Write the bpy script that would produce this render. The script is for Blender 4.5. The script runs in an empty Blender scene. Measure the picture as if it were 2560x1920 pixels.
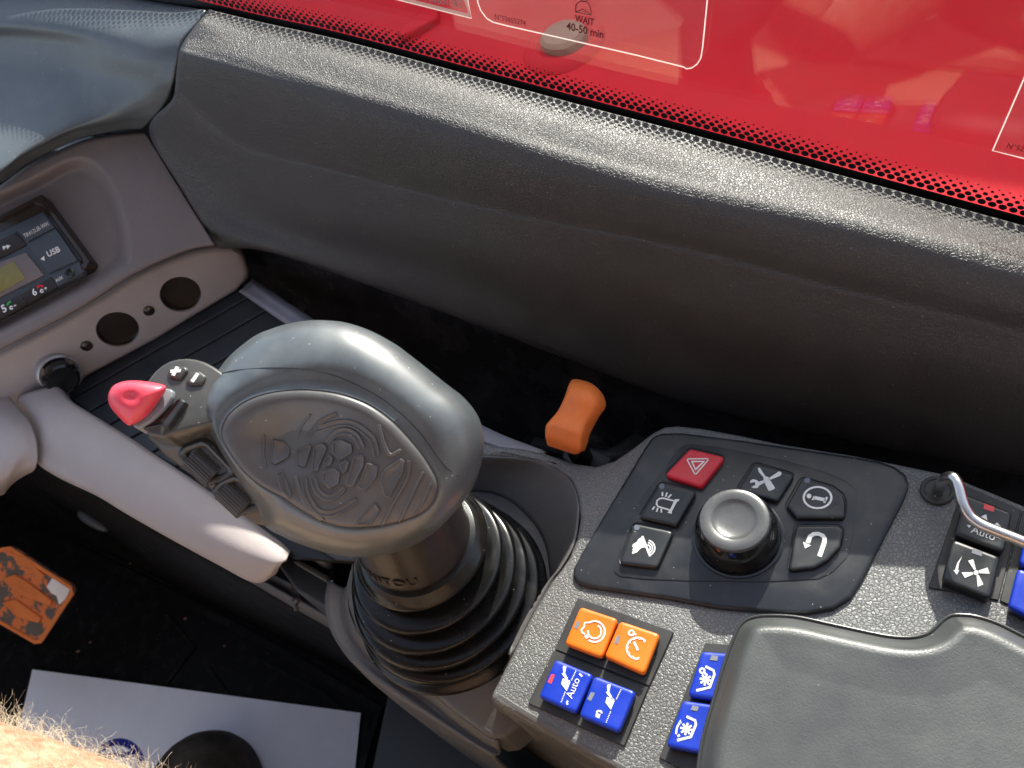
import bpy, bmesh, math, random
import numpy as np
from mathutils import Vector, Matrix
random.seed(7)
S = bpy.context.scene
COL = S.collection

# ------------------------------------------------------------------ camera, sky, sun, exposure
CAMZ = 0.45                      # lens height above the console top, metres
F = 2217.0                       # focal length in photo pixels (2560 wide)
def cam_axes(nx=2100.0, ny=2600.0):
    d = np.array([(nx-1280)/F, -(ny-960)/F, -1.0]); d /= np.linalg.norm(d)
    up = -d; fw = np.array([0, 0, -1.0])
    y = fw-up*(fw@up); y /= np.linalg.norm(y); x = np.cross(y, up)
    return np.array([x, y, up])
RW = cam_axes()
cam = bpy.data.cameras.new("camera"); camo = bpy.data.objects.new("camera", cam); COL.objects.link(camo)
camo.matrix_world = Matrix.Translation((0, 0, CAMZ)) @ Matrix([list(r) for r in RW]).to_4x4()
cam.sensor_width = 36; cam.lens = 36*F/2560
cam.clip_start = 0.01; cam.clip_end = 500
cam.dof.use_dof = True; cam.dof.focus_distance = 0.50; cam.dof.aperture_fstop = 16
S.camera = camo
SUN_EL = 33.0; SUN_AZ = 48.0     # azimuth measured from +X
W = bpy.data.worlds.new("World"); S.world = W; W.use_nodes = True
wn = W.node_tree; bg = wn.nodes["Background"]
sky = wn.nodes.new("ShaderNodeTexSky"); sky.sky_type = 'NISHITA'; sky.sun_disc = False
sky.sun_elevation = math.radians(SUN_EL); sky.sun_rotation = math.radians(90-SUN_AZ)
sky.altitude = 100; sky.air_density = 1.0; sky.dust_density = 2.5; sky.ozone_density = 1.0
hz = wn.nodes.new('ShaderNodeHueSaturation'); hz.inputs['Saturation'].default_value = 0.75   # summer haze
wn.links.new(sky.outputs[0], hz.inputs['Color']); wn.links.new(hz.outputs[0], bg.inputs[0]); bg.inputs[1].default_value = 0.13
sun = bpy.data.lights.new("sun", 'SUN'); sun.energy = 4.0; sun.angle = math.radians(0.55); sun.color = (1, 0.95, 0.87)
suno = bpy.data.objects.new("sun", sun); COL.objects.link(suno)
a, e = math.radians(SUN_AZ), math.radians(SUN_EL)
SUND = Vector((math.cos(a)*math.cos(e), math.sin(a)*math.cos(e), math.sin(e)))
suno.rotation_euler = SUND.to_track_quat('Z', 'Y').to_euler(); suno.location = SUND*3
S.view_settings.view_transform = 'Standard'; S.view_settings.look = 'None'
S.view_settings.exposure = 1.3; S.view_settings.gamma = 1; S.view_settings.use_curve_mapping = False

# ------------------------------------------------------------------ surveying: sight lines met with real planes
K = 2560/2212.0
O = np.array([0, 0, CAMZ])
GA, GE = math.radians(42.7317), math.radians(-9.0653)
GN = np.array([math.cos(GA)*math.cos(GE), math.sin(GA)*math.cos(GE), math.sin(GE)])  # side glass normal (outward)
GD = 0.364
def ray(x, y): return RW @ np.array([(x*K-1280)/F, -(y*K-960)/F, -1.0])
def PZ(x, y, z): v = ray(x, y); return O+v*((z-CAMZ)/v[2])
def PD(x, y, d): return O+ray(x, y)*d
def PO(x, y, o): v = ray(x, y); return O+v*((GD-o-GN@O)/(GN@v))
class Pl:
    def __init__(s, p, q, r):
        s.p = np.array(p); n = np.cross(np.array(q)-s.p, np.array(r)-s.p); n /= np.linalg.norm(n)
        if n@(O-s.p) < 0: n = -n
        s.n = n
    def __call__(s, x, y, off=0.0):
        v = ray(x, y); return O+v*(((s.p+s.n*off-O)@s.n)/(v@s.n))
def crop(x0, y0, w, ow=2212): k = w/ow; return lambda x, y: (0.8641*(x0+k*x), 0.8641*(y0+k*y))
r1 = crop(0, 0, 860); r2 = crop(850, 0, 860); r3 = crop(1700, 0, 860); r4 = crop(0, 480, 860)
r5 = crop(400, 760, 860); r6 = crop(0, 1280, 860); r7 = crop(700, 1280, 860)
q1 = crop(1250, 900, 700); q2 = crop(1900, 1000, 660, 2190); q3 = crop(1300, 1440, 620, 2143)
q4 = crop(1900, 1450, 660); q5 = crop(0, 460, 560); q6 = crop(240, 860, 460, 1734)
idc = lambda x, y: (x, y)
def cv(c, pts): return [c(*p) for p in pts]
nz = np.array([0, 0, 1.0])

# ------------------------------------------------------------------ materials
def nodes(name):
    m = bpy.data.materials.new(name); m.use_nodes = True; t = m.node_tree
    return m, t, t.nodes["Principled BSDF"]
def N(t, typ, **kw):
    n = t.nodes.new(typ)
    for k, v in kw.items():
        if isinstance(k, str) and hasattr(n, k): setattr(n, k, v)
        else: n.inputs[k].default_value = v
    return n
def mat(name, col, rough=0.5, spec=0.5, metal=0.0, grain=0.0, gscale=450, fine=0.0, fscale=2500, dust=0.0, var=0.12, coat=0.0, stretch=None, gloss_var=0.08, gdist=0.0006, randcell=1.0):
    m, t, b = nodes(name); L = t.links.new
    b.inputs['Base Color'].default_value = (*col, 1); b.inputs['Roughness'].default_value = rough
    b.inputs['Specular IOR Level'].default_value = spec; b.inputs['Metallic'].default_value = metal
    b.inputs['Coat Weight'].default_value = coat; b.inputs['Coat Roughness'].default_value = 0.15
    tc = N(t, 'ShaderNodeTexCoord'); co = tc.outputs['Object']
    if stretch:
        mp = N(t, 'ShaderNodeMapping'); mp.inputs['Scale'].default_value = stretch; L(co, mp.inputs[0]); co = mp.outputs[0]
    # soft large scale colour and gloss variation (handling wear, settled dust)
    nn = N(t, 'ShaderNodeTexNoise'); nn.inputs['Scale'].default_value = 28; nn.inputs['Detail'].default_value = 6; nn.inputs['Roughness'].default_value = 0.65; L(co, nn.inputs['Vector'])
    mr = N(t, 'ShaderNodeMapRange'); mr.inputs[1].default_value = 0.3; mr.inputs[2].default_value = 0.7
    mr.inputs[3].default_value = 1-var; mr.inputs[4].default_value = 1+var; L(nn.outputs[0], mr.inputs[0])
    mx = N(t, 'ShaderNodeVectorMath', operation='SCALE'); mx.inputs[0].default_value = col; L(mr.outputs[0], mx.inputs['Scale'])
    cout = mx.outputs[0]
    if dust > 0:
        vd = N(t, 'ShaderNodeTexVoronoi'); vd.inputs['Scale'].default_value = 330; L(co, vd.inputs['Vector'])
        ns = N(t, 'ShaderNodeTexNoise'); ns.inputs['Scale'].default_value = 60; ns.inputs['Detail'].default_value = 3; L(co, ns.inputs['Vector'])
        lt = N(t, 'ShaderNodeMath', operation='LESS_THAN'); lt.inputs[1].default_value = 0.085; L(vd.outputs['Distance'], lt.inputs[0])
        sp = N(t, 'ShaderNodeSeparateColor'); L(vd.outputs['Color'], sp.inputs[0])
        gt = N(t, 'ShaderNodeMath', operation='LESS_THAN'); gt.inputs[1].default_value = 0.22*dust; L(sp.outputs[0], gt.inputs[0])
        mu = N(t, 'ShaderNodeMath', operation='MULTIPLY'); L(lt.outputs[0], mu.inputs[0]); L(gt.outputs[0], mu.inputs[1])
        mm = N(t, 'ShaderNodeMix', data_type='RGBA'); L(mu.outputs[0], mm.inputs['Factor']); L(cout, mm.inputs['A']); mm.inputs['B'].default_value = (0.55, 0.53, 0.48, 1)
        fd = N(t, 'ShaderNodeMapRange'); fd.inputs[1].default_value = 0.5; fd.inputs[2].default_value = 0.75; fd.inputs[3].default_value = 0; fd.inputs[4].default_value = 0.10*dust; L(ns.outputs[0], fd.inputs[0])
        m2 = N(t, 'ShaderNodeMix', data_type='RGBA'); L(fd.outputs[0], m2.inputs['Factor']); L(mm.outputs['Result'], m2.inputs['A']); m2.inputs['B'].default_value = (0.30, 0.28, 0.25, 1)
        cout = m2.outputs['Result']
    L(cout, b.inputs['Base Color'])
    rr = N(t, 'ShaderNodeMapRange'); rr.inputs[1].default_value = 0.3; rr.inputs[2].default_value = 0.7; rr.inputs[3].default_value = max(0.03, rough-gloss_var); rr.inputs[4].default_value = rough+gloss_var
    L(nn.outputs[0], rr.inputs[0]); L(rr.outputs[0], b.inputs['Roughness'])
    prev = None
    if grain > 0:      # pebbled moulding grain: rounded cells with wandering grooves
        nw = N(t, 'ShaderNodeTexNoise'); nw.inputs['Scale'].default_value = gscale*0.8; nw.inputs['Detail'].default_value = 2; L(co, nw.inputs['Vector'])
        ad = N(t, 'ShaderNodeVectorMath', operation='SCALE'); ad.inputs['Scale'].default_value = 1.1/gscale; L(nw.outputs['Color'], ad.inputs[0])
        av = N(t, 'ShaderNodeVectorMath', operation='ADD'); L(co, av.inputs[0]); L(ad.outputs[0], av.inputs[1])
        vo = N(t, 'ShaderNodeTexVoronoi', feature='DISTANCE_TO_EDGE'); vo.inputs['Scale'].default_value = gscale; vo.inputs['Randomness'].default_value = randcell; L(av.outputs[0], vo.inputs['Vector'])
        p0 = N(t, 'ShaderNodeMapRange', interpolation_type='SMOOTHSTEP'); p0.inputs[1].default_value = 0.0; p0.inputs[2].default_value = 0.22; L(vo.outputs['Distance'], p0.inputs[0])
        pn = N(t, 'ShaderNodeTexNoise'); pn.inputs['Scale'].default_value = gscale*0.35; pn.inputs['Detail'].default_value = 2; L(co, pn.inputs['Vector'])
        pr = N(t, 'ShaderNodeMath', operation='MULTIPLY_ADD'); L(pn.outputs[0], pr.inputs[0]); pr.inputs[1].default_value = 0.8; L(p0.outputs[0], pr.inputs[2])
        if grain > 0.4:  # grooves darkened in the base colour so the grain shows in shade
            gm = N(t, 'ShaderNodeMapRange'); gm.inputs[3].default_value = 0.72; gm.inputs[4].default_value = 1.08; L(p0.outputs[0], gm.inputs[0])
            gx_ = N(t, 'ShaderNodeVectorMath', operation='SCALE'); L(cout, gx_.inputs[0]); L(gm.outputs[0], gx_.inputs['Scale']); L(gx_.outputs[0], b.inputs['Base Color'])
        bp = N(t, 'ShaderNodeBump'); bp.inputs['Strength'].default_value = grain; bp.inputs['Distance'].default_value = gdist; L(pr.outputs[0], bp.inputs['Height']); prev = bp
    if fine > 0:
        nf = N(t, 'ShaderNodeTexNoise'); nf.inputs['Scale'].default_value = fscale; nf.inputs['Detail'].default_value = 3; L(co, nf.inputs['Vector'])
        b2 = N(t, 'ShaderNodeBump'); b2.inputs['Strength'].default_value = fine; b2.inputs['Distance'].default_value = 0.0002; L(nf.outputs[0], b2.inputs['Height'])
        if prev: L(prev.outputs[0], b2.inputs['Normal'])
        prev = b2
    if prev: L(prev.outputs[0], b.inputs['Normal'])
    return m
M = {}
M['trim'] = mat('grained_dash_vinyl', (0.044, 0.037, 0.035), 0.45, 0.75, grain=0.55, gscale=640, fine=0.5, var=0.16, gdist=0.00045, dust=0.25)
M['cowl'] = mat('smooth_cowl_plastic', (0.085, 0.098, 0.108), 0.36, 0.6, fine=0.06, dust=0.8, var=0.12)
M['dash'] = mat('brown_grey_dash_plastic', (0.185, 0.150, 0.144), 0.55, 0.4, grain=0.3, gscale=800, fine=0.2, var=0.06, gdist=0.0003)
M['pale'] = mat('pale_grey_tray_plastic', (0.40, 0.345, 0.335), 0.5, 0.45, grain=0.22, gscale=900, fine=0.15, var=0.05, gdist=0.0003)
M['console'] = mat('coarse_grained_console_plastic', (0.150, 0.149, 0.145), 0.42, 0.7, grain=0.5, gscale=520, fine=0.12, var=0.08, gdist=0.0005, dust=0.15)
M['console_low'] = mat('fine_grained_console_plastic', (0.105, 0.100, 0.098), 0.46, 0.5, grain=0.3, gscale=800, fine=0.2, var=0.06, gdist=0.0003)
M['panel'] = mat('satin_black_panel', (0.020, 0.022, 0.026), 0.34, 0.5, fine=0.10, dust=1.0, var=0.15)
M['key'] = mat('black_key_rubber', (0.014, 0.016, 0.018), 0.33, 0.55, fine=0.05, dust=0.4)
M['plate'] = mat('switch_plate_black', (0.034, 0.034, 0.034), 0.5, 0.45, fine=0.3, dust=0.8)
M['gloss'] = mat('gloss_black_plastic', (0.008, 0.008, 0.009), 0.10, 0.6, dust=0.4, gloss_var=0.03)
M['knobtop'] = mat('knob_soft_black', (0.080, 0.080, 0.080), 0.28, 0.7, fine=0.3)
M['chrome'] = mat('brushed_metal', (0.62, 0.60, 0.57), 0.26, 0.5, metal=1.0, fine=0.1)
M['grip'] = mat('worn_grip_plastic', (0.072, 0.085, 0.092), 0.43, 1.0, fine=0.10, dust=0.9, var=0.35, gloss_var=0.09, coat=0.3)
M['collar'] = mat('satin_collar', (0.42, 0.41, 0.43), 0.25, 0.7, metal=0.2)
M['neck'] = mat('neck_plastic', (0.022, 0.018, 0.017), 0.36, 0.5, fine=0.15, dust=0.5)
M['pad'] = mat('grip_rubber_pad', (0.090, 0.084, 0.083), 0.40, 0.7, fine=0.25, dust=0.7, var=0.12)
M['head'] = mat('grip_head_plastic', (0.060, 0.058, 0.055), 0.33, 0.5, fine=0.2, dust=0.8, var=0.15)
M['boot'] = mat('bellows_rubber', (0.006, 0.006, 0.006), 0.26, 0.4, fine=0.05, dust=0.3, gloss_var=0.04)
M['red'] = mat('red_key_plastic', (0.62, 0.018, 0.032), 0.33, 0.5, fine=0.1)
M['redrub'] = mat('soft_red_rubber', (0.80, 0.07, 0.11), 0.33, 0.6, fine=0.15)
M['orange'] = mat('orange_key_plastic', (0.88, 0.19, 0.010), 0.38, 0.45, fine=0.15, dust=0.4)
M['leverorange'] = mat('orange_lever_plastic', (0.88, 0.21, 0.045), 0.5, 0.35, fine=0.3)
M['blue'] = mat('blue_key_plastic', (0.006, 0.036, 0.44), 0.36, 0.5, fine=0.15, dust=0.5)
M['white'] = mat('white_print', (0.80, 0.80, 0.78), 0.5, 0.3)
M['led'] = mat('unlit_indicator_grey', (0.22, 0.23, 0.25), 0.25, 0.5)
M['dotled'] = mat('unlit_indicator_dot', (0.12, 0.14, 0.18), 0.3, 0.5)
M['ledred'] = mat('red_indicator_window', (0.80, 0.07, 0.08), 0.25, 0.5)
M['arm'] = mat('armrest_soft_vinyl', (0.062, 0.065, 0.064), 0.38, 0.7, grain=0.10, gscale=500, fine=0.4, fscale=1800, dust=0.2, var=0.10, gdist=0.0003)
M['armrim'] = mat('armrest_shell', (0.035, 0.035, 0.034), 0.22, 0.7, fine=0.1)
M['mat'] = mat('tray_rubber_mat', (0.040, 0.044, 0.050), 0.45, 0.4, fine=0.3, var=0.15)
M['lav'] = mat('tray_rim_plastic', (0.25, 0.235, 0.265), 0.5, 0.4, fine=0.2)
M['black'] = mat('matte_black_plastic', (0.007, 0.007, 0.008), 0.45, 0.35, fine=0.2)
M['side'] = mat('gloss_black_side', (0.030, 0.029, 0.033), 0.14, 0.7, var=0.6, gloss_var=0.06)
M['floor'] = mat('black_floor_rubber', (0.005, 0.0045, 0.0045), 0.6, 0.15, fine=0.3, dust=0.4, var=0.25)
M['sill'] = mat('grey_floor_plate', (0.035, 0.038, 0.040), 0.45, 0.5, fine=0.2, var=0.3)
M['paper'] = mat('paper_floor_mat', (0.80, 0.82, 0.90), 0.8, 0.2, fine=0.4, var=0.03)
M['ink'] = mat('blue_ink', (0.02, 0.035, 0.28), 0.7, 0.2)
M['bootrub'] = mat('dirty_boot_rubber', (0.060, 0.048, 0.036), 0.7, 0.25, fine=0.6, dust=0.6, var=0.6)
M['shirt'] = mat('beige_cloth', (0.50, 0.36, 0.24), 0.9, 0.2, fine=0.6, var=0.08)
M['trouser'] = mat('dark_trousers', (0.05, 0.05, 0.06), 0.9, 0.2, fine=0.6)
M['hood'] = mat('red_body_paint', (0.56, 0.010, 0.022), 0.55, 0.08, var=0.05, gloss_var=0.04)
M['frit'] = mat('black_frit', (0.006, 0.006, 0.007), 0.35, 0.4)
M['stickline'] = mat('white_sticker_line', (0.8, 0.72, 0.68), 0.5, 0.3)
def trans_mat(name, col, clear=0.0):
    m, t, b = nodes(name); tl = N(t, 'ShaderNodeBsdfTranslucent'); tl.inputs[0].default_value = (*col, 1); b.inputs['Base Color'].default_value = (*col, 1); b.inputs['Roughness'].default_value = 0.6
    mx = N(t, 'ShaderNodeMixShader'); mx.inputs[0].default_value = 0.6; t.links.new(b.outputs[0], mx.inputs[1]); t.links.new(tl.outputs[0], mx.inputs[2]); 
    tp = N(t, 'ShaderNodeBsdfTransparent'); m3 = N(t, 'ShaderNodeMixShader'); m3.inputs[0].default_value = clear; t.links.new(mx.outputs[0], m3.inputs[1]); t.links.new(tp.outputs[0], m3.inputs[2])
    t.links.new(m3.outputs[0], t.nodes['Material Output'].inputs[0]); return m
M['stickedge'] = trans_mat('white_sticker_edge', (0.95, 0.9, 0.86), 0.3)
M['stickband'] = trans_mat('grey_sticker_band', (0.30, 0.28, 0.26), 0.45)
M['stickgrey'] = mat('grey_sticker_border', (0.24, 0.22, 0.21), 0.5, 0.3)
M['stickink'] = mat('dark_sticker_ink', (0.10, 0.01, 0.012), 0.6, 0.3)
M['radio'] = mat('radio_fascia', (0.050, 0.058, 0.070), 0.35, 0.5, fine=0.1)
M['radiodark'] = mat('radio_dark_key', (0.022, 0.015, 0.012), 0.3, 0.5)
M['bezel'] = mat('radio_bezel_gloss', (0.030, 0.020, 0.015), 0.18, 0.6)
M['lcd'] = mat('olive_display', (0.22, 0.18, 0.055), 0.25, 0.5)
M['radioframe'] = mat('display_frame', (0.16, 0.125, 0.12), 0.35, 0.5)
M['green'] = mat('green_print', (0.05, 0.35, 0.10), 0.5, 0.3)
M['nut'] = mat('yellowed_bolt', (0.26, 0.12, 0.09), 0.5, 0.4)
M['roof'] = mat('headliner', (0.42, 0.36, 0.31), 0.9, 0.2)
M['ground'] = mat('yard_ground', (0.20, 0.19, 0.17), 0.9, 0.2)
def skin_mat():
    m, t, b = nodes('sunlit_skin'); L = t.links.new
    b.inputs['Roughness'].default_value = 0.5; b.inputs['Subsurface Weight'].default_value = 0.12; b.inputs['Subsurface Radius'].default_value = (0.006, 0.002, 0.001)
    tc = N(t, 'ShaderNodeTexCoord'); nn = N(t, 'ShaderNodeTexNoise'); nn.inputs['Scale'].default_value = 150; nn.inputs['Detail'].default_value = 6; L(tc.outputs['Object'], nn.inputs['Vector'])
    cr = N(t, 'ShaderNodeValToRGB'); cr.color_ramp.elements[0].position = 0.35; cr.color_ramp.elements[0].color = (0.36, 0.18, 0.105, 1); cr.color_ramp.elements[1].position = 0.65; cr.color_ramp.elements[1].color = (0.54, 0.33, 0.215, 1)
    L(nn.outputs[0], cr.inputs[0]); L(cr.outputs[0], b.inputs['Base Color'])
    bp = N(t, 'ShaderNodeBump'); bp.inputs['Strength'].default_value = 0.5; bp.inputs['Distance'].default_value = 0.0006; L(nn.outputs[0], bp.inputs['Height']); L(bp.outputs[0], b.inputs['Normal'])
    return m
M['skin'] = skin_mat()
M['hair'] = mat('blond_arm_hair', (0.80, 0.66, 0.48), 0.4, 0.5)
def glass_mat():
    m = bpy.data.materials.new('side_glass'); m.use_nodes = True; t = m.node_tree; t.nodes.clear(); L = t.links.new
    out = N(t, 'ShaderNodeOutputMaterial'); tr = N(t, 'ShaderNodeBsdfTransparent'); tr.inputs[0].default_value = (0.93, 0.95, 0.94, 1)
    gl = N(t, 'ShaderNodeBsdfGlossy'); gl.inputs['Roughness'].default_value = 0.0; gl.inputs[0].default_value = (1, 1, 1, 1)
    lw = N(t, 'ShaderNodeLayerWeight'); lw.inputs[0].default_value = 0.5
    pw = N(t, 'ShaderNodeMath', operation='POWER'); L(lw.outputs['Facing'], pw.inputs[0]); pw.inputs[1].default_value = 4.0
    fr = N(t, 'ShaderNodeMath', operation='MULTIPLY_ADD'); L(pw.outputs[0], fr.inputs[0]); fr.inputs[1].default_value = 0.93; fr.inputs[2].default_value = 0.045
    mx = N(t, 'ShaderNodeMixShader'); L(fr.outputs[0], mx.inputs[0]); L(tr.outputs[0], mx.inputs[1]); L(gl.outputs[0], mx.inputs[2]); L(mx.outputs[0], out.inputs[0])
    return m
M['glass'] = glass_mat()
def film_mat():
    m = bpy.data.materials.new('clear_sticker_film'); m.use_nodes = True; t = m.node_tree; t.nodes.clear(); L = t.links.new
    out = N(t, 'ShaderNodeOutputMaterial'); tr = N(t, 'ShaderNodeBsdfTransparent'); tr.inputs[0].default_value = (0.97, 0.94, 0.94, 1)
    df = N(t, 'ShaderNodeBsdfDiffuse'); df.inputs[0].default_value = (0.7, 0.62, 0.62, 1)
    mx = N(t, 'ShaderNodeMixShader'); mx.inputs[0].default_value = 0.05; L(tr.outputs[0], mx.inputs[1]); L(df.outputs[0], mx.inputs[2]); L(mx.outputs[0], out.inputs[0])
    return m
M['film'] = film_mat()
def pedal_mat():
    m, t, b = nodes('worn_pedal_orange'); L = t.links.new
    tc = N(t, 'ShaderNodeTexCoord'); nn = N(t, 'ShaderNodeTexNoise'); nn.inputs['Scale'].default_value = 48; nn.inputs['Detail'].default_value = 5; nn.inputs['Roughness'].default_value = 0.7; L(tc.outputs['Object'], nn.inputs['Vector'])
    cr = N(t, 'ShaderNodeValToRGB'); cr.color_ramp.interpolation = 'LINEAR'
    cr.color_ramp.elements[0].position = 0.47; cr.color_ramp.elements[0].color = (0.70, 0.18, 0.045, 1)
    cr.color_ramp.elements[1].position = 0.50; cr.color_ramp.elements[1].color = (0.11, 0.09, 0.075, 1)
    L(nn.outputs[0], cr.inputs[0]); L(cr.outputs[0], b.inputs['Base Color']); b.inputs['Roughness'].default_value = 0.6
    bp = N(t, 'ShaderNodeBump'); bp.inputs['Strength'].default_value = 0.5; bp.inputs['Distance'].default_value = 0.001; L(nn.outputs[0], bp.inputs['Height']); L(bp.outputs[0], b.inputs['Normal'])
    return m
M['pedal'] = pedal_mat()
M['pedalorange'] = mat('pedal_orange', (0.72, 0.19, 0.045), 0.55, 0.4, fine=0.5, var=0.15)

# ------------------------------------------------------------------ object helpers
def tag(o, label=None, cat=None, group=None, kind=None):
    if label: o['label'] = label
    if cat: o['category'] = cat
    if group: o['group'] = group
    if kind: o['kind'] = kind
    return o
def thing(name, loc, label, cat, group=None):
    o = bpy.data.objects.new(name, None); COL.objects.link(o); o.location = loc; o.empty_display_size = 0.02
    return tag(o, label, cat, group)
def base(parent):
    v = np.zeros(3); p = parent
    while p is not None: v = v+np.array(p.location); p = p.parent
    return v
def mk(name, vs, fs, m, parent=None, smooth=True, recalc=True, auto=None):
    off = base(parent)
    me = bpy.data.meshes.new(name); me.from_pydata([tuple(float(q) for q in (np.array(v)-off)) for v in vs], [], fs)
    if recalc:
        bm = bmesh.new(); bm.from_mesh(me); bmesh.ops.remove_doubles(bm, verts=bm.verts, dist=1e-7)
        bmesh.ops.recalc_face_normals(bm, faces=bm.faces); bm.to_mesh(me); bm.free()
    me.materials.append(M[m] if isinstance(m, str) else m)
    for p in me.polygons: p.use_smooth = smooth
    if auto is not None: me.set_sharp_from_angle(angle=math.radians(auto))
    o = bpy.data.objects.new(name, me); COL.objects.link(o); o.parent = parent
    return o
def frame(n):
    n = np.array(n)/np.linalg.norm(n); a = np.array([1, 0, 0]) if abs(n[0]) < 0.8 else np.array([0, 1.0, 0])
    u = np.cross(a, n); u /= np.linalg.norm(u); return u, np.cross(n, u), n
def catmull(P, n=8, closed=False):
    P = [np.array(p, float) for p in P]; out = []; m = len(P)
    if m < 3 and not closed: return [P[0]+(P[-1]-P[0])*t for t in np.linspace(0, 1, n+1)]
    rng = m if closed else m-1
    for i in range(rng):
        p1, p2 = P[i % m], P[(i+1) % m]
        p0 = P[(i-1) % m] if (closed or i > 0) else 2*p1-p2
        p3 = P[(i+2) % m] if (closed or i+2 < m) else 2*p2-p1
        for k in range(n):
            t = k/n
            out.append(0.5*((2*p1)+(-p0+p2)*t+(2*p0-5*p1+4*p2-p3)*t*t+(-p0+3*p1-3*p2+p3)*t**3))
    if not closed: out.append(P[-1])
    return out
def loft(name, rows, m, parent=None, nu=10, nv=6, thick=0.003, closed_u=False, smooth_v=True, **kw):
    R_ = [catmull(r, nu, closed_u) for r in rows]
    C_ = [catmull([r[i] for r in R_], nv) if smooth_v else [r[i] for r in R_] for i in range(len(R_[0]))]
    nr, nc = len(C_[0]), len(C_)
    vs = [C_[i][j] for j in range(nr) for i in range(nc)]; fs = []
    for j in range(nr-1):
        for i in range(nc if closed_u else nc-1):
            i2 = (i+1) % nc; fs.append((j*nc+i, j*nc+i2, (j+1)*nc+i2, (j+1)*nc+i))
    o = mk(name, vs, fs, m, parent, **kw)
    if thick:
        # give the sheet a body on the side away from the viewer
        me = o.data; c = np.array(me.polygons[len(me.polygons)//2].center)+base(parent); nn = np.array(me.polygons[len(me.polygons)//2].normal)
        s = o.modifiers.new('body', 'SOLIDIFY'); s.thickness = thick; s.offset = -1 if nn@(O-c) > 0 else 1
    return o
def round_poly(P, r, seg=4):
    """P: list of 3D pts on a plane; round every corner by radius r"""
    out = []; n = len(P)
    P = [np.array(p, float) for p in P]
    for i in range(n):
        a, b, c = P[i-1], P[i], P[(i+1) % n]
        u = a-b; v = c-b; lu, lv = np.linalg.norm(u), np.linalg.norm(v)
        if lu < 1e-9 or lv < 1e-9: continue
        u = u/lu; v = v/lv; ang = math.acos(max(-1, min(1, u@v)))
        if ang > 2.95: out.append(b); continue
        d = min(r/math.tan(ang/2), lu*0.45, lv*0.45)
        p, q = b+u*d, b+v*d
        for k in range(seg+1):
            t = k/seg; out.append(p*(1-t)**2+b*2*t*(1-t)+q*t*t)
    return out
def inset(P, n, d):
    """offset planar polygon inwards by d"""
    n_ = len(P); u, v, n = frame(n); X = np.array([[p@u, p@v] for p in P]); w = [p@n for p in P]
    A = 0.5*sum(X[i-1][0]*X[i][1]-X[i][0]*X[i-1][1] for i in range(n_)); sgn = 1 if A > 0 else -1
    out = []
    for i in range(n_):
        e1 = X[i]-X[i-1]; e2 = X[(i+1) % n_]-X[i]
        l1 = np.linalg.norm(e1) or 1; l2 = np.linalg.norm(e2) or 1
        n1 = np.array([-e1[1], e1[0]])/l1*sgn; n2 = np.array([-e2[1], e2[0]])/l2*sgn
        b = n1+n2; lb = np.linalg.norm(b)
        b = n1 if lb < 1e-6 else b/lb
        c = max(0.5, b@n1); q = X[i]+b*d/c
        out.append(q)
    Y = np.array(out)
    if d > 0:      # drop the little loops an offset makes where the outline is tighter than the offset
        A1 = X; B1 = np.roll(X, -1, axis=0); E = B1-A1; L2 = (E**2).sum(1)+1e-18
        T = np.clip(((Y[:, None, :]-A1[None])*E[None]).sum(2)/L2[None], 0, 1)
        D = np.sqrt((((Y[:, None, :]-(A1[None]+T[..., None]*E[None]))**2).sum(2)).min(1))
        good = D > d*0.985
        if good.any() and not good.all():
            for i in range(n_):
                if not good[i]:
                    a = next(k for k in range(1, n_) if good[(i-k) % n_]); b = next(k for k in range(1, n_) if good[(i+k) % n_])
                    Y[i] = (Y[(i-a) % n_]+Y[(i+b) % n_])/2
    return [u*Y[i][0]+v*Y[i][1]+n*w[i] for i in range(n_)]
def densify(P, nmax=70):
    per = sum(np.linalg.norm(P[i]-P[i-1]) for i in range(len(P))); st = per/nmax; out = []
    for i in range(len(P)):
        a, b = P[i], P[(i+1) % len(P)]; m_ = max(1, int(np.linalg.norm(b-a)/st))
        out += [a+(b-a)*j/m_ for j in range(m_)]
    return out
def pprism(name, P, n, prof, m, parent=None, auto=40, bottom=False, **kw):
    """stack of rings: prof = [(inset, height along n)]; capped at the last"""
    n = np.array(n)/np.linalg.norm(n); P = densify([np.array(p, float) for p in P]); vs = []; fs = []; k = len(P)
    for j, (d, h) in enumerate(prof):
        ring = inset(P, n, d) if abs(d) > 1e-9 else P
        vs += [p+n*h for p in ring]
        if j:
            for i in range(k):
                i2 = (i+1) % k; fs.append(((j-1)*k+i, (j-1)*k+i2, j*k+i2, j*k+i))
    fs.append(tuple((len(prof)-1)*k+i for i in range(k)))
    if bottom: fs.append(tuple(range(k-1, -1, -1)))
    return mk(name, vs, fs, m, parent, auto=auto, **kw)
def rprof(h, r, depth=0.0, seg=4):
    return [(0, -depth)]+[(r*(1-math.cos(t)), h-r+r*math.sin(t)) for t in [k*math.pi/2/seg for k in range(seg+1)]]
def flat(name, P, n, m, parent, h=0.00015):
    P = [np.array(p) for p in P]; n = np.array(n); vs = P+[p+n*h for p in P]; k = len(P)
    fs = [tuple(range(k, 2*k))]+[(i, (i+1) % k, k+(i+1) % k, k+i) for i in range(k)]
    return mk(name, vs, fs, m, parent, smooth=False)
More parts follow.
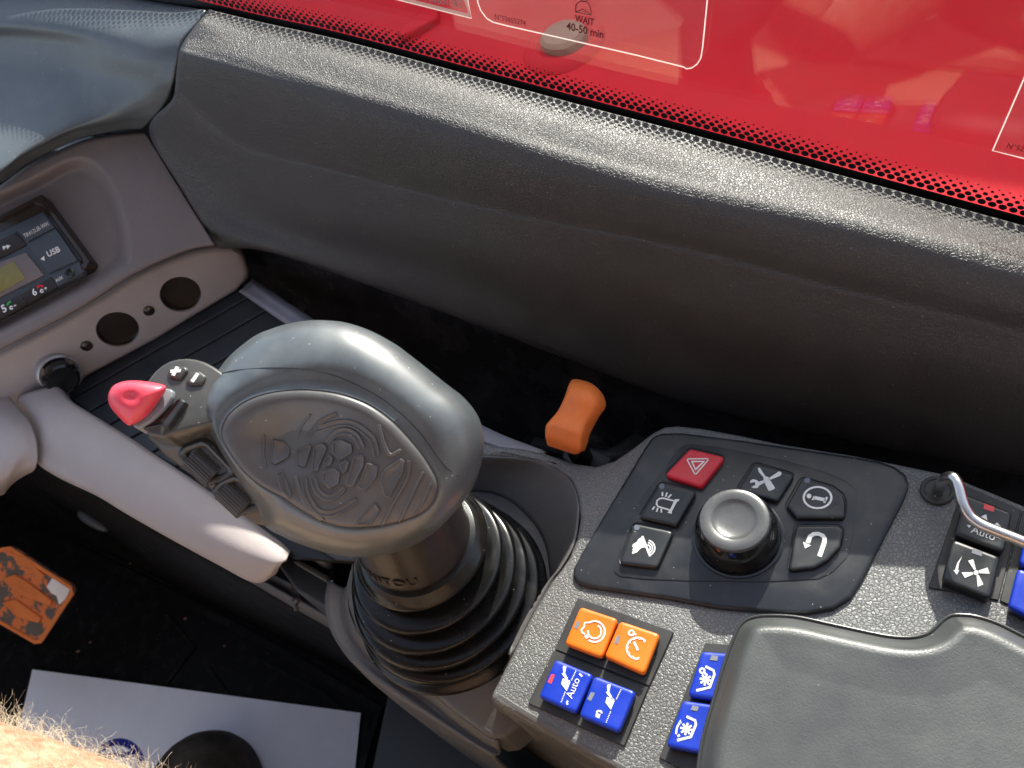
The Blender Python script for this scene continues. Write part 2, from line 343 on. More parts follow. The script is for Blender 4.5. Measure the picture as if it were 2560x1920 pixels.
def strokes(lst, hit, n, w, h=0.00015, lift=0.0):
    """list of pixel polylines -> verts,faces for flat ribbons (w metres) on a surface hit(x,y)"""
    vs, fs = [], []
    n = np.array(n)
    for item in lst:
        ww = w
        if isinstance(item, dict): ww = item['w']; pl = item['p']; closed = item.get('c', False)
        else: pl = item; closed = False
        P = [hit(*p)+n*lift for p in pl]; k = len(P); b0 = len(vs)
        for i in range(k):
            a = P[i-1] if (i > 0 or closed) else P[i]; c = P[(i+1) % k] if (i < k-1 or closed) else P[i]
            d = c-a; d = d/(np.linalg.norm(d)+1e-12); s = np.cross(n, d)*ww/2
            vs += [P[i]-s, P[i]+s, P[i]-s+n*h, P[i]+s+n*h]
        for i in range(k if closed else k-1):
            j = (i+1) % k; a, c = b0+4*i, b0+4*j
            fs += [(a+2, a+3, c+3, c+2), (a, a+2, c+2, c), (a+1, c+1, c+3, a+3)]
        if not closed: fs += [(b0, b0+1, b0+3, b0+2), (b0+4*k-4, b0+4*k-2, b0+4*k-1, b0+4*k-3)]
    return vs, fs
def polys(lst, hit, n, h=0.00015, b0=0):
    vs, fs = [], []; n = np.array(n)
    for pl in lst:
        P = [hit(*p) for p in pl]; k = len(P); o = b0+len(vs); vs += P+[p+n*h for p in P]
        fs += [tuple(o+k+i for i in range(k))]+[(o+i, o+(i+1) % k, o+k+(i+1) % k, o+k+i) for i in range(k)]
    return vs, fs
def arc(cx, cy, rx, ry, a0, a1, n=20):
    return [(cx+rx*math.cos(math.radians(a0+(a1-a0)*i/n)), cy+ry*math.sin(math.radians(a0+(a1-a0)*i/n))) for i in range(n+1)]
def circ(cx, cy, r, n=20, ry=None): return arc(cx, cy, r, ry or r, 0, 360*(n-1)/n, n-1)
def icon(name, parent, c, hit, n, st=(), po=(), w=0.0008, m='white', h=0.00015):
    H = lambda x, y: hit(*c(x, y))
    vs, fs = strokes(st, H, n, w, h); v2, f2 = polys(po, H, n, h, len(vs))
    return mk(name, vs+v2, fs+f2, m, parent, smooth=False)
def textmesh(name, s, p0, p1, n, m, parent, ratio=1.0, ext=0.00015, lift=0.0002, bold=False):
    c = bpy.data.curves.new('t', 'FONT'); c.body = s; c.size = 1; c.resolution_u = 3
    if bold: c.offset = 0.018
    o = bpy.data.objects.new('t', c); COL.objects.link(o)
    me = bpy.data.meshes.new_from_object(o.evaluated_get(bpy.context.evaluated_depsgraph_get()))
    bpy.data.objects.remove(o)
    V = [np.array(v.co) for v in me.vertices]; fs = [tuple(p.vertices) for p in me.polygons]
    x0, x1 = min(v[0] for v in V), max(v[0] for v in V)
    p0, p1, n = np.array(p0), np.array(p1), np.array(n)
    X = p1-p0; Lx = np.linalg.norm(X); X /= Lx; Y = np.cross(n, X); Y /= np.linalg.norm(Y); k = Lx/(x1-x0)
    vs = [p0+X*(v[0]-x0)*k+Y*v[1]*k*ratio+n*lift for v in V]
    return mk(name, vs, fs, m, parent, smooth=False, recalc=False)
def tube(name, P, r, m, parent=None, seg=16, n=8, flat_ends=True):
    Q = catmull(P, n); k = len(Q); rr = r if callable(r) else (lambda t: r)
    vs, fs = [], []; prev = None
    for i, p in enumerate(Q):
        d = Q[min(i+1, k-1)]-Q[max(i-1, 0)]; d /= np.linalg.norm(d)
        if prev is None: u, v, _ = frame(d)
        else: u = prev-d*(prev@d); u /= np.linalg.norm(u); v = np.cross(d, u)
        prev = u; R_ = rr(i/(k-1))
        vs += [p+R_*(u*math.cos(2*math.pi*j/seg)+v*math.sin(2*math.pi*j/seg)) for j in range(seg)]
        if i:
            for j in range(seg): fs.append(((i-1)*seg+j, (i-1)*seg+(j+1) % seg, i*seg+(j+1) % seg, i*seg+j))
    fs += [tuple(range(seg)), tuple((k-1)*seg+j for j in range(seg))]
    return mk(name, vs, fs, m, parent, auto=50)
def lathe(name, prof, m, parent=None, seg=48, auto=35, u=None, v=None):
    """prof: list of (center3, radius, axis) or centre list; rings about given axis"""
    vs, fs = [], []
    for j, (c, r, ax) in enumerate(prof):
        uu, vv, _ = frame(ax) if u is None else (u, v, ax)
        vs += [np.array(c)+r*(uu*math.cos(2*math.pi*k/seg)+vv*math.sin(2*math.pi*k/seg)) for k in range(seg)]
        if j:
            for k in range(seg): fs.append(((j-1)*seg+k, (j-1)*seg+(k+1) % seg, j*seg+(k+1) % seg, j*seg+k))
    fs += [tuple(range(seg)), tuple((len(prof)-1)*seg+k for k in range(seg))]
    return mk(name, vs, fs, m, parent, auto=auto)
def balloon(name, P, depth_top, depth_bot, m, parent=None, rings=7, power=2.0, shift=(0, 0), auto=None, ctr=None):
    """closed soft body: P pixel outline (list), depth functions"""
    k = len(P); cx = sum(p[0] for p in P)/k if ctr is None else ctr[0]; cy = sum(p[1] for p in P)/k if ctr is None else ctr[1]
    vs, fs = [], []
    for j in range(rings+1):
        t = j/rings; s = math.cos(t*math.pi/2)**(1.0)
        for p in P: x = cx+(p[0]-cx)*s; y = cy+(p[1]-cy)*s; vs.append(PD(x, y, depth_top(x, y, math.sin(t*math.pi/2))))
    n1 = rings+1
    for j in range(1, rings+1):
        t = j/rings; s = math.cos(t*math.pi/2)
        for p in P: x = cx+(p[0]-cx)*s; y = cy+(p[1]-cy)*s; vs.append(PD(x, y, depth_bot(x, y, math.sin(t*math.pi/2))))
    def q(a, b):
        for i in range(k): fs.append((a*k+i, a*k+(i+1) % k, b*k+(i+1) % k, b*k+i))
    for j in range(rings): q(j, j+1)
    q(0, n1)
    for j in range(rings-1): q(n1+j, n1+j+1)
    return mk(name, vs, fs, m, parent, auto=auto)

# ================================================================== SETTING: cab floor, roof, yard
def quad(name, P, m, parent=None, thick=0.0):
    vs = [np.array(p, float) for p in P]; n = np.cross(vs[1]-vs[0], vs[2]-vs[0]); n /= np.linalg.norm(n); k = len(vs)
    if thick: vs = vs+[v-n*thick for v in vs]; fs = [tuple(range(k)), tuple(range(2*k-1, k-1, -1))]+[(i, (i+1) % k, k+(i+1) % k, k+i) for i in range(k)]
    else: fs = [tuple(range(k))]
    return mk(name, vs, fs, m, parent, smooth=False)
SD = np.array([-math.sin(GA), math.cos(GA), 0])        # along the sill, away from the seat
GU = np.cross(SD, GN); GU = GU if GU[2] > 0 else -GU   # up, in the glass plane
HN = np.array([math.cos(GA), math.sin(GA), 0])         # horizontal, out of the cab
def G(s, o, z):   # point: s along sill, at glass offset o (towards the seat), height z
    base_ = HN*((GD - o - GN[2]*z)/(GN@HN)); return base_+SD*s+nz*z
tag(quad('floor', [G(-1.0, 0.02, -0.5), G(1.3, 0.02, -0.5), G(1.3, 1.5, -0.5), G(-1.0, 1.5, -0.5)], 'floor', thick=0.02), kind='structure')
tag(quad('ground', [(-60, -60, -1.6), (60, -60, -1.6), (60, 60, -1.6), (-60, 60, -1.6)], 'ground'), kind='structure')
tag(quad('ceiling', [G(-0.9, 0.62, 1.02), G(1.1, 0.62, 1.02), G(1.1, 1.5, 1.02), G(-0.9, 1.5, 1.02)], 'roof', thick=0.05), kind='structure')

# gloss black inner wall under the dash trim
sw = thing('side_wall', G(0.2, 0.03, -0.5), 'gloss black inner cab wall in the gap below the dash trim', 'wall')
loft('wall_panel', [[G(s, 0.035, z_) for s, z_ in zip((-0.6, 0, 0.3, 0.6, 1.0), (-.09, -.02, .02, .08, .1))], [G(s, 0.04, -0.10) for s in (-0.6, 0, 0.3, 0.6, 1.0)], [G(s, 0.045, -0.16) for s in (-0.6, 0, 0.3, 0.6, 1.0)],
     [G(s, 0.045, -0.3) for s in (-0.6, 0, 0.3, 0.6, 1.0)], [G(s, 0.03, -0.49) for s in (-0.6, 0, 0.3, 0.6, 1.0)]], 'side', sw, nu=4, nv=5, thick=0.004)
tag(quad('front_wall', [G(1.28, 0.0, -.52), G(1.28, 1.5, -.52), G(1.28, 1.5, .12), G(1.28, 0.0, .12)], 'black', thick=.02), kind='structure')

# ================================================================== DASH TRIM
ROWS = [
 ([(448,20),(560,47),(734,86),(1000,158),(1240,223),(1477,286),(1850,388),(2212,488),(2400,540)], [0.004]*9),
 ([(447,27),(556,56),(730,98),(996,170),(1236,235),(1472,299),(1845,401),(2206,502),(2394,554)], [0.008]*9),
 ([(428,48),(540,84),(732,134),(990,205),(1228,275),(1470,338),(1838,432),(2190,528),(2380,580)], [0.020]*9),
 ([(402,82),(522,110),(730,172),(982,242),(1218,315),(1465,378),(1832,462),(2170,548),(2365,600)], [0.032]*9),
 ([(392,100),(512,132),(722,196),(972,268),(1212,340),(1462,404),(1826,490),(2160,578),(2355,632)], [0.040]*9),
 ([(386,118),(506,160),(716,236),(962,306),(1206,378),(1462,440),(1820,534),(2152,622),(2345,676)], [0.046]*9),
 ([(380,165),(508,235),(716,305),(955,368),(1202,430),(1468,494),(1828,584),(2150,662),(2340,715)], [0.0495]*9),
 ([(378,190),(510,300),(718,362),(950,420),(1200,476),(1475,533),(1835,625),(2152,700),(2338,748)], [0.0505,0.0508,0.0505,0.0503,0.0502,0.0500,0.0500,0.0500,0.0500]),
 ([(370,218),(508,325),(716,382),(948,440),(1198,497),(1477,556),(1838,648),(2155,722),(2340,770)], [0.0540,0.0530,0.0522,0.0522,0.0522,0.0522,0.0522,0.0522,0.0522]),
 ([(322,284),(500,400),(704,465),(948,520),(1190,590),(1478,665),(1840,750),(2158,815),(2345,860)], [0.0580]*9),
 ([(390,405),(520,470),(702,525),(948,590),(1190,685),(1480,780),(1842,865),(2160,925),(2350,965)], [0.0700,0.0660,0.0620,0.0600,0.0590,0.0585,0.0580,0.0580,0.0580]),
 ([(467,529),(560,537),(700,580),(948,668),(1192,760),(1485,868),(1845,950),(2165,1015),(2360,1050)], [0.0800,0.0760,0.0700,0.0650,0.0620,0.0600,0.0590,0.0580,0.0580]),
 ([(469,524),(562,532),(702,574),(950,660),(1194,750),(1487,856),(1847,940),(2167,1005),(2362,1040)], [0.0500]*9),
]
t = thing('dash_trim', PO(1200, 450, 0.03), 'long dark grained side trim running below the window from the left seam to the right edge', 'trim')
ADD = [0, .001, .006, .0078, .0082, .0082, .0078, .0078, .0075, .0068, .004, .001, 0]
rows = [[PO(x, y, o+ad*min(1, max(.25, (i+1)/3))) for i, ((x, y), o) in enumerate(zip(p, oo))] for (p, oo), ad in zip(ROWS, ADD)]
loft('trim_skin', rows, 'trim', t, nu=12, nv=8, thick=0.0025)
# black sheet added behind the mouldings so the open seams read dark
bk = tag(loft('seam_dark_sheet', [[PO(-60, -60, 0.0), PO(200, -20, 0.0), PO(450, 28, 0.0), PO(560, 60, 0.0)], [PO(-60, 300, 0.02), PO(200, 240, 0.024), PO(380, 200, 0.034), PO(480, 240, 0.036)],
      [PO(-60, 420, 0.022), PO(100, 360, 0.022), PO(310, 300, 0.034), PO(420, 330, 0.040)], [PO(100, 800, 0.03), PO(300, 650, 0.03), PO(460, 560, 0.045), PO(520, 545, 0.05)]], 'black', None, nu=6, nv=6, thick=0.002),
     'added black sheet that makes the seams between the dash mouldings dark', 'backing')

tag(quad('light_block', [G(.42, .004, -.45), G(1.4, .004, -.45), G(1.4, .004, .14), G(.42, .004, .10)], 'black', thick=.004), 'added black plate blocking sun behind the dash mouldings at the upper left', 'light_block')  # unseen plate added to stop sun leaking through behind the dash

# smooth cowl, upper left
def sm(t_): t_ = max(0, min(1, t_)); return t_*t_*(3-2*t_)
CW = [
 ([(-90,440),(0,396),(67,349),(168,302),(235,286),(278,280),(306,279)], [.125,.122,.119,.114,.110,.107,.105]),
 ([(-90,418),(0,374),(60,333),(150,289),(220,272),(280,264),(322,264)], [.134,.131,.128,.123,.119,.116,.112]),
 ([(-90,405),(0,362),(56,324),(146,280),(216,262),(282,252),(338,248)], [.138,.135,.132,.127,.123,.120,.116]),
 ([(-90,300),(0,270),(70,245),(155,225),(230,222),(300,222),(362,214)], [.142,.139,.136,.132,.129,.126,.122]),
 ([(-90,180),(0,175),(80,170),(165,165),(240,170),(310,176),(372,176)], [.150,.147,.145,.143,.141,.137,.131]),
 ([(-90,95),(0,92),(85,95),(170,102),(250,118),(320,128),(383,122)], [.172,.170,.168,.166,.162,.157,.150]),
 ([(-90,50),(0,50),(90,55),(180,66),(265,82),(335,92),(394,86)], [.190,.189,.187,.184,.179,.173,.166]),
 ([(-90,10),(0,12),(100,18),(200,28),(290,46),(360,58),(418,55)], [.194,.193,.191,.188,.183,.178,.173]),
 ([(-90,-60),(0,-50),(110,-35),(220,-18),(310,0),(385,12),(445,22)], [.200,.199,.197,.194,.190,.185,.181]),
]
t = thing('dash_cowl', PZ(200, 200, .13), 'smooth blue-grey dashboard cowl in the upper left corner, left of the grained trim', 'dashboard cover')
ZR = [.108, .119, .128, .140, .154, .168, .1745, .177, .178]
ZL = [.122, .132, .139, .142, .149, .171, .186, .192, .198]
cols = [0, .14, .32, .50, .68, .86, 1.0]
loft('cowl_skin', [[PZ(x, y, zl+(zr-zl)*sm(q_)) for (x, y), q_ in zip(p, cols)] for (p, _), zl, zr in zip(CW, ZL, ZR)], 'cowl', t, nu=10, nv=8, thick=0.003)

# ================================================================== DASH PANEL WITH RADIO RECESS
Q = Pl(PZ(0, 761, .05), PZ(467, 533, .045), PZ(309, 279, .104))
top = catmull([(-80, 438), (0, 400), (67, 354), (168, 307), (235, 291), (285, 285), (311, 284)], 16)
bot = catmull([(-80, 800), (0, 757), (168, 670), (286, 596), (370, 556), (420, 538), (464, 531)], 16)
def sdf_round(x, y, poly):   # signed distance (positive inside), pixels
    d = 1e9; ins = False; n = len(poly)
    for i in range(n):
        ax, ay = poly[i-1]; bx, by = poly[i]
        vx, vy = bx-ax, by-ay; t_ = max(0, min(1, ((x-ax)*vx+(y-ay)*vy)/(vx*vx+vy*vy+1e-9)))
        d = min(d, math.hypot(x-ax-vx*t_, y-ay-vy*t_))
        if (ay > y) != (by > y) and x < (bx-ax)*(y-ay)/(by-ay)+ax: ins = not ins
    return d if ins else -d
rec = catmull([(-200, 520), (-60, 440), (60, 385), (150, 340), (200, 345), (240, 385), (268, 450), (283, 525), (276, 573), (215, 618), (100, 680), (-60, 760), (-250, 850)], 5)
rec = [tuple(p) for p in rec]
NU, NV = len(top), 110; vs = []; fs = []
for j in range(NV+1):
    for i in range(NU):
        a_, b_ = top[i], bot[i]; x, y = a_+(b_-a_)*(j/NV)
        s_ = sdf_round(x, y, rec)
        dpt = 0.014*sm(s_/34) if s_ > 0 else 0
        e_ = min(j, NV-j)/NV
        vs.append(Q(x, y, -dpt-0.003*max(0, 1-e_/0.03)**2))
for j in range(NV):
    for i in range(NU-1): fs.append((j*NU+i, j*NU+i+1, (j+1)*NU+i+1, (j+1)*NU+i))
t = thing('instrument_panel', Q(200, 500), 'brown-grey moulded dash panel with a rounded recess around the radio', 'dash panel')
o = mk('panel_skin', vs, fs, 'dash', t); s = o.modifiers.new('body', 'SOLIDIFY'); s.thickness = 0.003; s.offset = -1 if o.data.polygons[50].normal@Vector(Q.n) > 0 else 1

# radio -----------------------------------------------------------------
radio = thing('car_radio', Q(60, 580, -.014), 'car radio with olive display and USB lettering in the dash recess at the left', 'radio')
RQ = lambda off: (lambda x, y: Q(x, y, off))
def on(plane, off, c, pts): return [plane(*c(*p), off) for p in pts]
pprism('bezel', round_poly(on(Q, -.012, q5, [(-500, 640), (478, 140), (965, 800), (930, 860), (-500, 1600)]), .003), Q.n, [(0, -.01), (0, .009), (.0012, .0105), (.004, .0105), (.0055, .0075)], 'bezel', radio)
pprism('fascia', round_poly(on(Q, -.003, q5, [(-500, 735), (435, 272), (842, 855), (826, 898), (-500, 1570)]), .0015), Q.n, rprof(.001, .0008, .004), 'radio', radio)
RF = -.0018
def rkey(name, pts, m, h=.0012):
    return pprism(name, round_poly(on(Q, RF, q5, pts), .0006), Q.n, rprof(h, .0004, .001), m, radio)
k1 = rkey('model_plate', [(172, 444), (430, 296), (545, 434), (276, 576)], 'radio')
k2 = rkey('usb_flap', [(286, 596), (556, 446), (770, 762), (492, 884)], 'radio')
k3 = rkey('aux_plate', [(518, 908), (786, 788), (826, 876), (580, 1018)], 'radio')
k4 = rkey('skip_key', [(-60, 590), (164, 480), (266, 604), (-60, 770)], 'radiodark')
k5 = rkey('display_frame', [(-60, 800), (262, 682), (440, 905), (-60, 1150)], 'radioframe')
k6 = rkey('display', [(-60, 860), (145, 768), (262, 935), (-60, 1120)], 'lcd', .0016)
k7 = rkey('preset_key', [(220, 1088), (508, 924), (574, 1022), (288, 1186)], 'radiodark')
k8 = rkey('preset_key', [(-60, 1230), (206, 1098), (276, 1190), (-60, 1380)], 'radiodark')
hq = RQ(RF+.0013); Tq = lambda x, y: hq(*q5(x, y))
textmesh('lettering', 'TR412UB-WH', Tq(246, 536), Tq(484, 408), Q.n, 'stickline', k1, ratio=1.5)
textmesh('lettering', 'USB', Tq(478, 722), Tq(600, 664), Q.n, 'stickline', k2, ratio=1.1, bold=True)
icon('arrow_mark', k2, q5, hq, Q.n, po=[[(400, 742), (436, 710), (442, 758)]], m='stickline')
textmesh('lettering', 'AUX', Tq(556, 972), Tq(628, 930), Q.n, 'stickline', k3, ratio=1.2, bold=True)
lathe('jack', [(Tq(690, 886)+Q.n*z_, r_, Q.n) for r_, z_ in ((.0038, -.001), (.0038, .001), (.0032, .0014), (.0020, .0012), (.0018, -.0005))], 'gloss', k3, seg=24)
icon('skip_mark', k4, q5, hq, Q.n, po=[[(24, 616), (66, 612), (36, 655)], [(60, 602), (104, 606), (74, 645)]])
textmesh('lettering', '6', Tq(334, 1106), Tq(372, 1086), Q.n, 'white', k7, ratio=1.1, bold=True)
textmesh('lettering', '5', Tq(36, 1272), Tq(74, 1250), Q.n, 'white', k8, ratio=1.1, bold=True)
icon('handset_mark', k7, q5, hq, Q.n, st=[arc(400, 1030, 30, 26, 180, 330, 8)], w=.0016, m='red')
icon('symbol', k7, q5, hq, Q.n, st=[circ(414, 1056, 14, 10), [(440, 1030), (462, 1028)], [(451, 1018), (452, 1042)]], w=.0009)
icon('handset_mark', k8, q5, hq, Q.n, st=[[(72, 1200), (82, 1176), (108, 1160)]], w=.0016, m='green')
icon('symbol', k8, q5, hq, Q.n, st=[circ(112, 1222, 14, 10), [(138, 1204), (160, 1196)]], w=.0009)

# ================================================================== ACCESSORY STRIP, TRAY
P3 = Pl(PZ(185, 818, -.022), PZ(514, 630, -.022), PZ(286, 600, .034))
strip_out = [(-120, 825), (0, 764), (90, 720), (168, 677), (230, 640), (286, 603), (330, 580), (370, 563), (420, 545), (467, 536), (505, 538), (522, 548), (534, 572), (539, 590), (538, 604), (514, 630), (420, 686), (336, 738), (250, 784), (185, 818), (168, 842), (150, 858), (110, 872), (60, 900), (-30, 900), (-120, 890)]
sp = thing('accessory_strip', P3(280, 720), 'pale grey strip with two round black blanks below the radio panel', 'switch strip')
so = densify(round_poly([P3(x, y) for x, y in strip_out], .002), 160); vs = []; fs = []; k_ = len(so)
for j, (d_, h_) in enumerate([(0, -.03), (0, -.006), (.0006, -.003), (.0024, -.0008), (.005, 0)]):
    vs += [p+P3.n*h_ for p in (inset(so, P3.n, d_) if d_ else so)]
    if j: fs += [((j-1)*k_+i, (j-1)*k_+(i+1) % k_, j*k_+(i+1) % k_, j*k_+i) for i in range(k_)]
loops = [vs[-k_:]]; start = [len(vs)-k_]; fu, fv, _ = frame(P3.n)
for (cx, cy, rr_) in ((1163, 660, 140), (758, 886, 146)):
    p = P3(*r4(cx, cy)); rad = np.linalg.norm(P3(*r4(cx-rr_, cy))-p)*0.98
    ring = [p+rad*(fu*math.cos(2*math.pi*i/48)+fv*math.sin(2*math.pi*i/48)) for i in range(48)]
    start.append(len(vs)); loops.append(ring); vs += ring; vs += [p+(q-p)*.975-P3.n*.001 for q in ring]; vs += [p+(q-p)*.97-P3.n*.012 for q in ring]
    b_ = start[-1]
    for a_ in (0, 48): fs += [(b_+a_+i, b_+a_+(i+1) % 48, b_+a_+48+(i+1) % 48, b_+a_+48+i) for i in range(48)]
from mathutils.geometry import tessellate_polygon
flat_ids = [start[l]+i for l, lp in enumerate(loops) for i in range(len(lp))]
for tri in tessellate_polygon([[Vector((float(q@fu), float(q@fv), 0)) for q in lp] for lp in loops]): fs.append(tuple(flat_ids[i] for i in tri))
mk('strip_face', vs, fs, 'pale', sp, auto=40)
for (cx, cy, rr_) in ((1163, 660, 140), (758, 886, 146)):
    p = P3(*r4(cx, cy)); rad = np.linalg.norm(P3(*r4(cx-rr_, cy))-p)*0.98
    lathe('blanking_plug', [(p+P3.n*z_, r_, P3.n) for r_, z_ in ((rad*.99, -.012), (rad*.985, -.0016), (rad*.97, -.0010), (rad*.93, -.0012), (rad*.91, -.0050), (rad*.5, -.0052), (rad*.05, -.0052))], 'bezel', sp, seg=64)
for (cx, cy, rr_) in ((957, 762, 38), (556, 988, 41)):
    p = P3(*r4(cx, cy)); rad = np.linalg.norm(P3(*r4(cx-rr_, cy))-p)
    lathe('screw', [(p+P3.n*z_, r_, P3.n) for r_, z_ in ((rad, -.003), (rad, .0008), (rad*.85, .0012), (rad*.8, .0006), (rad*.5, .0009), (rad*.2, .0015))], 'bezel', sp, seg=28)
# power socket with folded cap
p = P3(*r4(372, 1150)); rad = np.linalg.norm(P3(*r4(210, 1150))-p)*.93
dpl = (p-O)@RW[:, 2]*0; ax = PD(r4(372, 1150)[0]+15, r4(372, 1150)[1]+27, float(((p-O)@(RW@np.array([0, 0, -1.0]))))-.016)-p; ax /= np.linalg.norm(ax)
ps = mk('power_socket', *(lambda: ([p], []))(), 'black', sp)
lathe('collar', [(p+ax*z_, r_, ax) for r_, z_ in ((rad, -.010), (rad*1.0, .003), (rad*.98, .0050), (rad*.90, .0062), (rad*.84, .0055), (rad*.82, .003))], 'collar', ps, seg=64)
gz = []
vs, fs = [], []
uu, vv, _ = frame(ax)
prof = [(.78, .002), (.80, .013), (.78, .0165), (.68, .0180), (.60, .0176), (.1, .0178)]
seg = 72
for j, (r_, z_) in enumerate(prof):
    for k in range(seg):
        a_ = 2*math.pi*k/seg; notch = 0.84 if (math.cos(3*a_+.8) > 0.55 and j < 3) else 1.0
        vs.append(p+ax*z_+rad*r_*notch*(uu*math.cos(a_)+vv*math.sin(a_)))
    if j:
        for k in range(seg): fs.append(((j-1)*seg+k, (j-1)*seg+(k+1) % seg, j*seg+(k+1) % seg, j*seg+k))
fs.append(tuple((len(prof)-1)*seg+k for k in range(seg)))
mk('cap', vs, fs, 'gloss', ps, auto=35)

# tray: ribbed mat, rear rim bar, front beam
tray = thing('storage_tray', PZ(350, 820, -.02), 'open storage tray with a ribbed black mat below the pale strip', 'tray')
MZ = -.026
A0, A1 = PZ(183, 822, MZ), PZ(516, 632, MZ); ud = (A1-A0)/np.linalg.norm(A1-A0); vd_ = np.cross(ud, nz); vd_ = vd_ if vd_[1] < 0 else -vd_
bwid = np.linalg.norm(PZ(640, 700, MZ)-PZ(610, 677, MZ))*1.0
pitch = abs((PZ(*r4(1850, 840), MZ)-PZ(*r4(1600, 680), MZ))@vd_)/2; off0 = abs((PZ(*r4(1600, 680), MZ)-A1)@vd_)-pitch
mv, mf = [], []
TC = [PZ(x, y, MZ) for x, y in [(140, 815), (508, 600), (530, 620), (700, 742), (1040, 955), (800, 1215), (628, 1200), (331, 988), (205, 906), (150, 874)]]
def clip(P, C):
    A = sum(C[i-1][0]*C[i][1]-C[i][0]*C[i-1][1] for i in range(len(C))); sg = 1 if A > 0 else -1
    for i in range(len(C)):
        a, b = C[i-1], C[i]; f = lambda p: sg*((b[0]-a[0])*(p[1]-a[1])-(b[1]-a[1])*(p[0]-a[0])); out = []
        for k in range(len(P)):
            p, q = P[k-1], P[k]; fp, fq = f(p), f(q)
            if (fp >= 0) != (fq >= 0): out.append(p+(q-p)*(fp/(fp-fq)))
            if fq >= 0: out.append(q)
        P = out
        if not P: return P
    return P
pprism('tray_floor', [p-nz*.002 for p in TC], nz, [(0, -.004), (0, 0)], 'black', tray)
gap = .0026
for k in range(12):
    y0, y1 = off0+k*pitch+gap/2, off0+(k+1)*pitch-gap/2
    P_ = clip([A0-ud*.1+vd_*y0, A1+ud*.1+vd_*y0, A1+ud*.1+vd_*y1, A0-ud*.1+vd_*y1], TC)
    if len(P_) > 2:
        b0 = len(mv); n0 = len(P_); ins_ = inset(P_, nz, .0006); mv += [p-nz*.0018 for p in P_]+[p-nz*.0002 for p in P_]+[p+nz*.0003 for p in ins_]
        for a_ in (0, n0): mf += [(b0+a_+i, b0+a_+(i+1) % n0, b0+a_+n0+(i+1) % n0, b0+a_+n0+i) for i in range(n0)]
        mf.append(tuple(b0+2*n0+i for i in range(n0)))
mk('ribbed_mat', mv, mf, 'mat', tray, auto=30)
# rear rim bar, running on behind the joystick to the console
loft('rear_rim', [[PZ(545, 600, -.020), PZ(672, 686, -.016), PZ(860, 812, -.010), PZ(1045, 920, -.006), PZ(1180, 975, -.004)], [PZ(541, 607, -.009), PZ(668, 695, -.008), PZ(858, 818, -.006), PZ(1045, 927, -.004), PZ(1176, 978, -.002)],
     [PZ(531, 616, -.008), PZ(655, 701, -.007), PZ(850, 826, -.005), PZ(1040, 936, -.003), PZ(1165, 984, -.001)], [PZ(517, 629, -.009), PZ(628, 705, -.008), PZ(835, 842, -.006), PZ(1030, 950, -.004), PZ(1150, 992, -.002)], [PZ(516, 630, -.026), PZ(626, 707, -.026), PZ(833, 845, -.026), PZ(1028, 956, -.02), PZ(1148, 998, -.02)]],
     'lav', tray, nu=8, nv=4, thick=.002)
# front beam
FB = [
 ([(150,850),(158,868),(205,898),(244,922),(292,952),(331,979),(374,1007),(430,1045),(520,1108),(600,1165),(628,1190)], -.026),
 ([(128,836),(152,866),(204,901),(243,926),(290,956),(329,983),(372,1011),(428,1050),(516,1112),(600,1176),(624,1198)], -.006),
 ([(108,836),(140,872),(190,912),(232,938),(280,966),(320,994),(364,1022),(420,1062),(508,1126),(596,1190),(620,1204)], -.001),
 ([(70,845),(108,882),(150,925),(200,962),(252,990),(296,1018),(345,1050),(404,1094),(495,1160),(584,1208),(612,1214)], .000),
 ([(40,858),(84,900),(112,940),(170,985),(230,1022),(280,1052),(335,1086),(394,1128),(484,1186),(576,1226),(604,1224)], -.004),
 ([(36,880),(76,930),(92,968),(140,1012),(210,1058),(268,1094),(330,1132),(390,1168),(478,1216),(562,1252),(598,1238)], -.014),
 ([(40,930),(74,975),(84,1002),(130,1032),(208,1070),(269,1107),(330,1142),(385,1173),(470,1219),(550,1259),(590,1244)], -.024),
 ([(44,940),(78,985),(90,1004),(134,1034),(212,1071),(272,1108),(332,1143),(387,1174),(472,1220),(552,1258),(590,1243)], -.06),
]
loft('front_beam', [[PZ(x, y, z) for x, y in p] for p, z in FB], 'pale', tray, nu=8, nv=5, thick=.002)
# rounded cover at far left under the strip
cc = thing('column_cover', PZ(20, 950, -.02), 'rounded pale cover at the left edge below the power socket', 'cover')
loft('cover_skin', [[PZ(-90, 850, .0), PZ(-20, 838, -.0), PZ(8, 846, -.002), PZ(40, 880, -.004), PZ(66, 916, -.006), PZ(80, 960, -.009), PZ(79, 1004, -.016), PZ(70, 1020, -.03)],
     [PZ(-90, 900, .006), PZ(-30, 900, .006), PZ(0, 905, .004), PZ(26, 925, .002), PZ(46, 950, -.001), PZ(56, 980, -.006), PZ(58, 1010, -.015), PZ(55, 1027, -.03)],
     [PZ(-90, 1000, .002), PZ(-40, 990, .002), PZ(-20, 990, 0), PZ(0, 1000, -.002), PZ(14, 1010, -.005), PZ(24, 1022, -.010), PZ(28, 1034, -.02), PZ(28, 1045, -.035)],
     [PZ(-90, 1090, -.01), PZ(-60, 1085, -.012), PZ(-40, 1080, -.014), PZ(-20, 1078, -.018), PZ(-8, 1075, -.022), PZ(2, 1070, -.028), PZ(8, 1068, -.034), PZ(10, 1066, -.05)]], 'pale', cc, nu=6, nv=6, thick=.002)

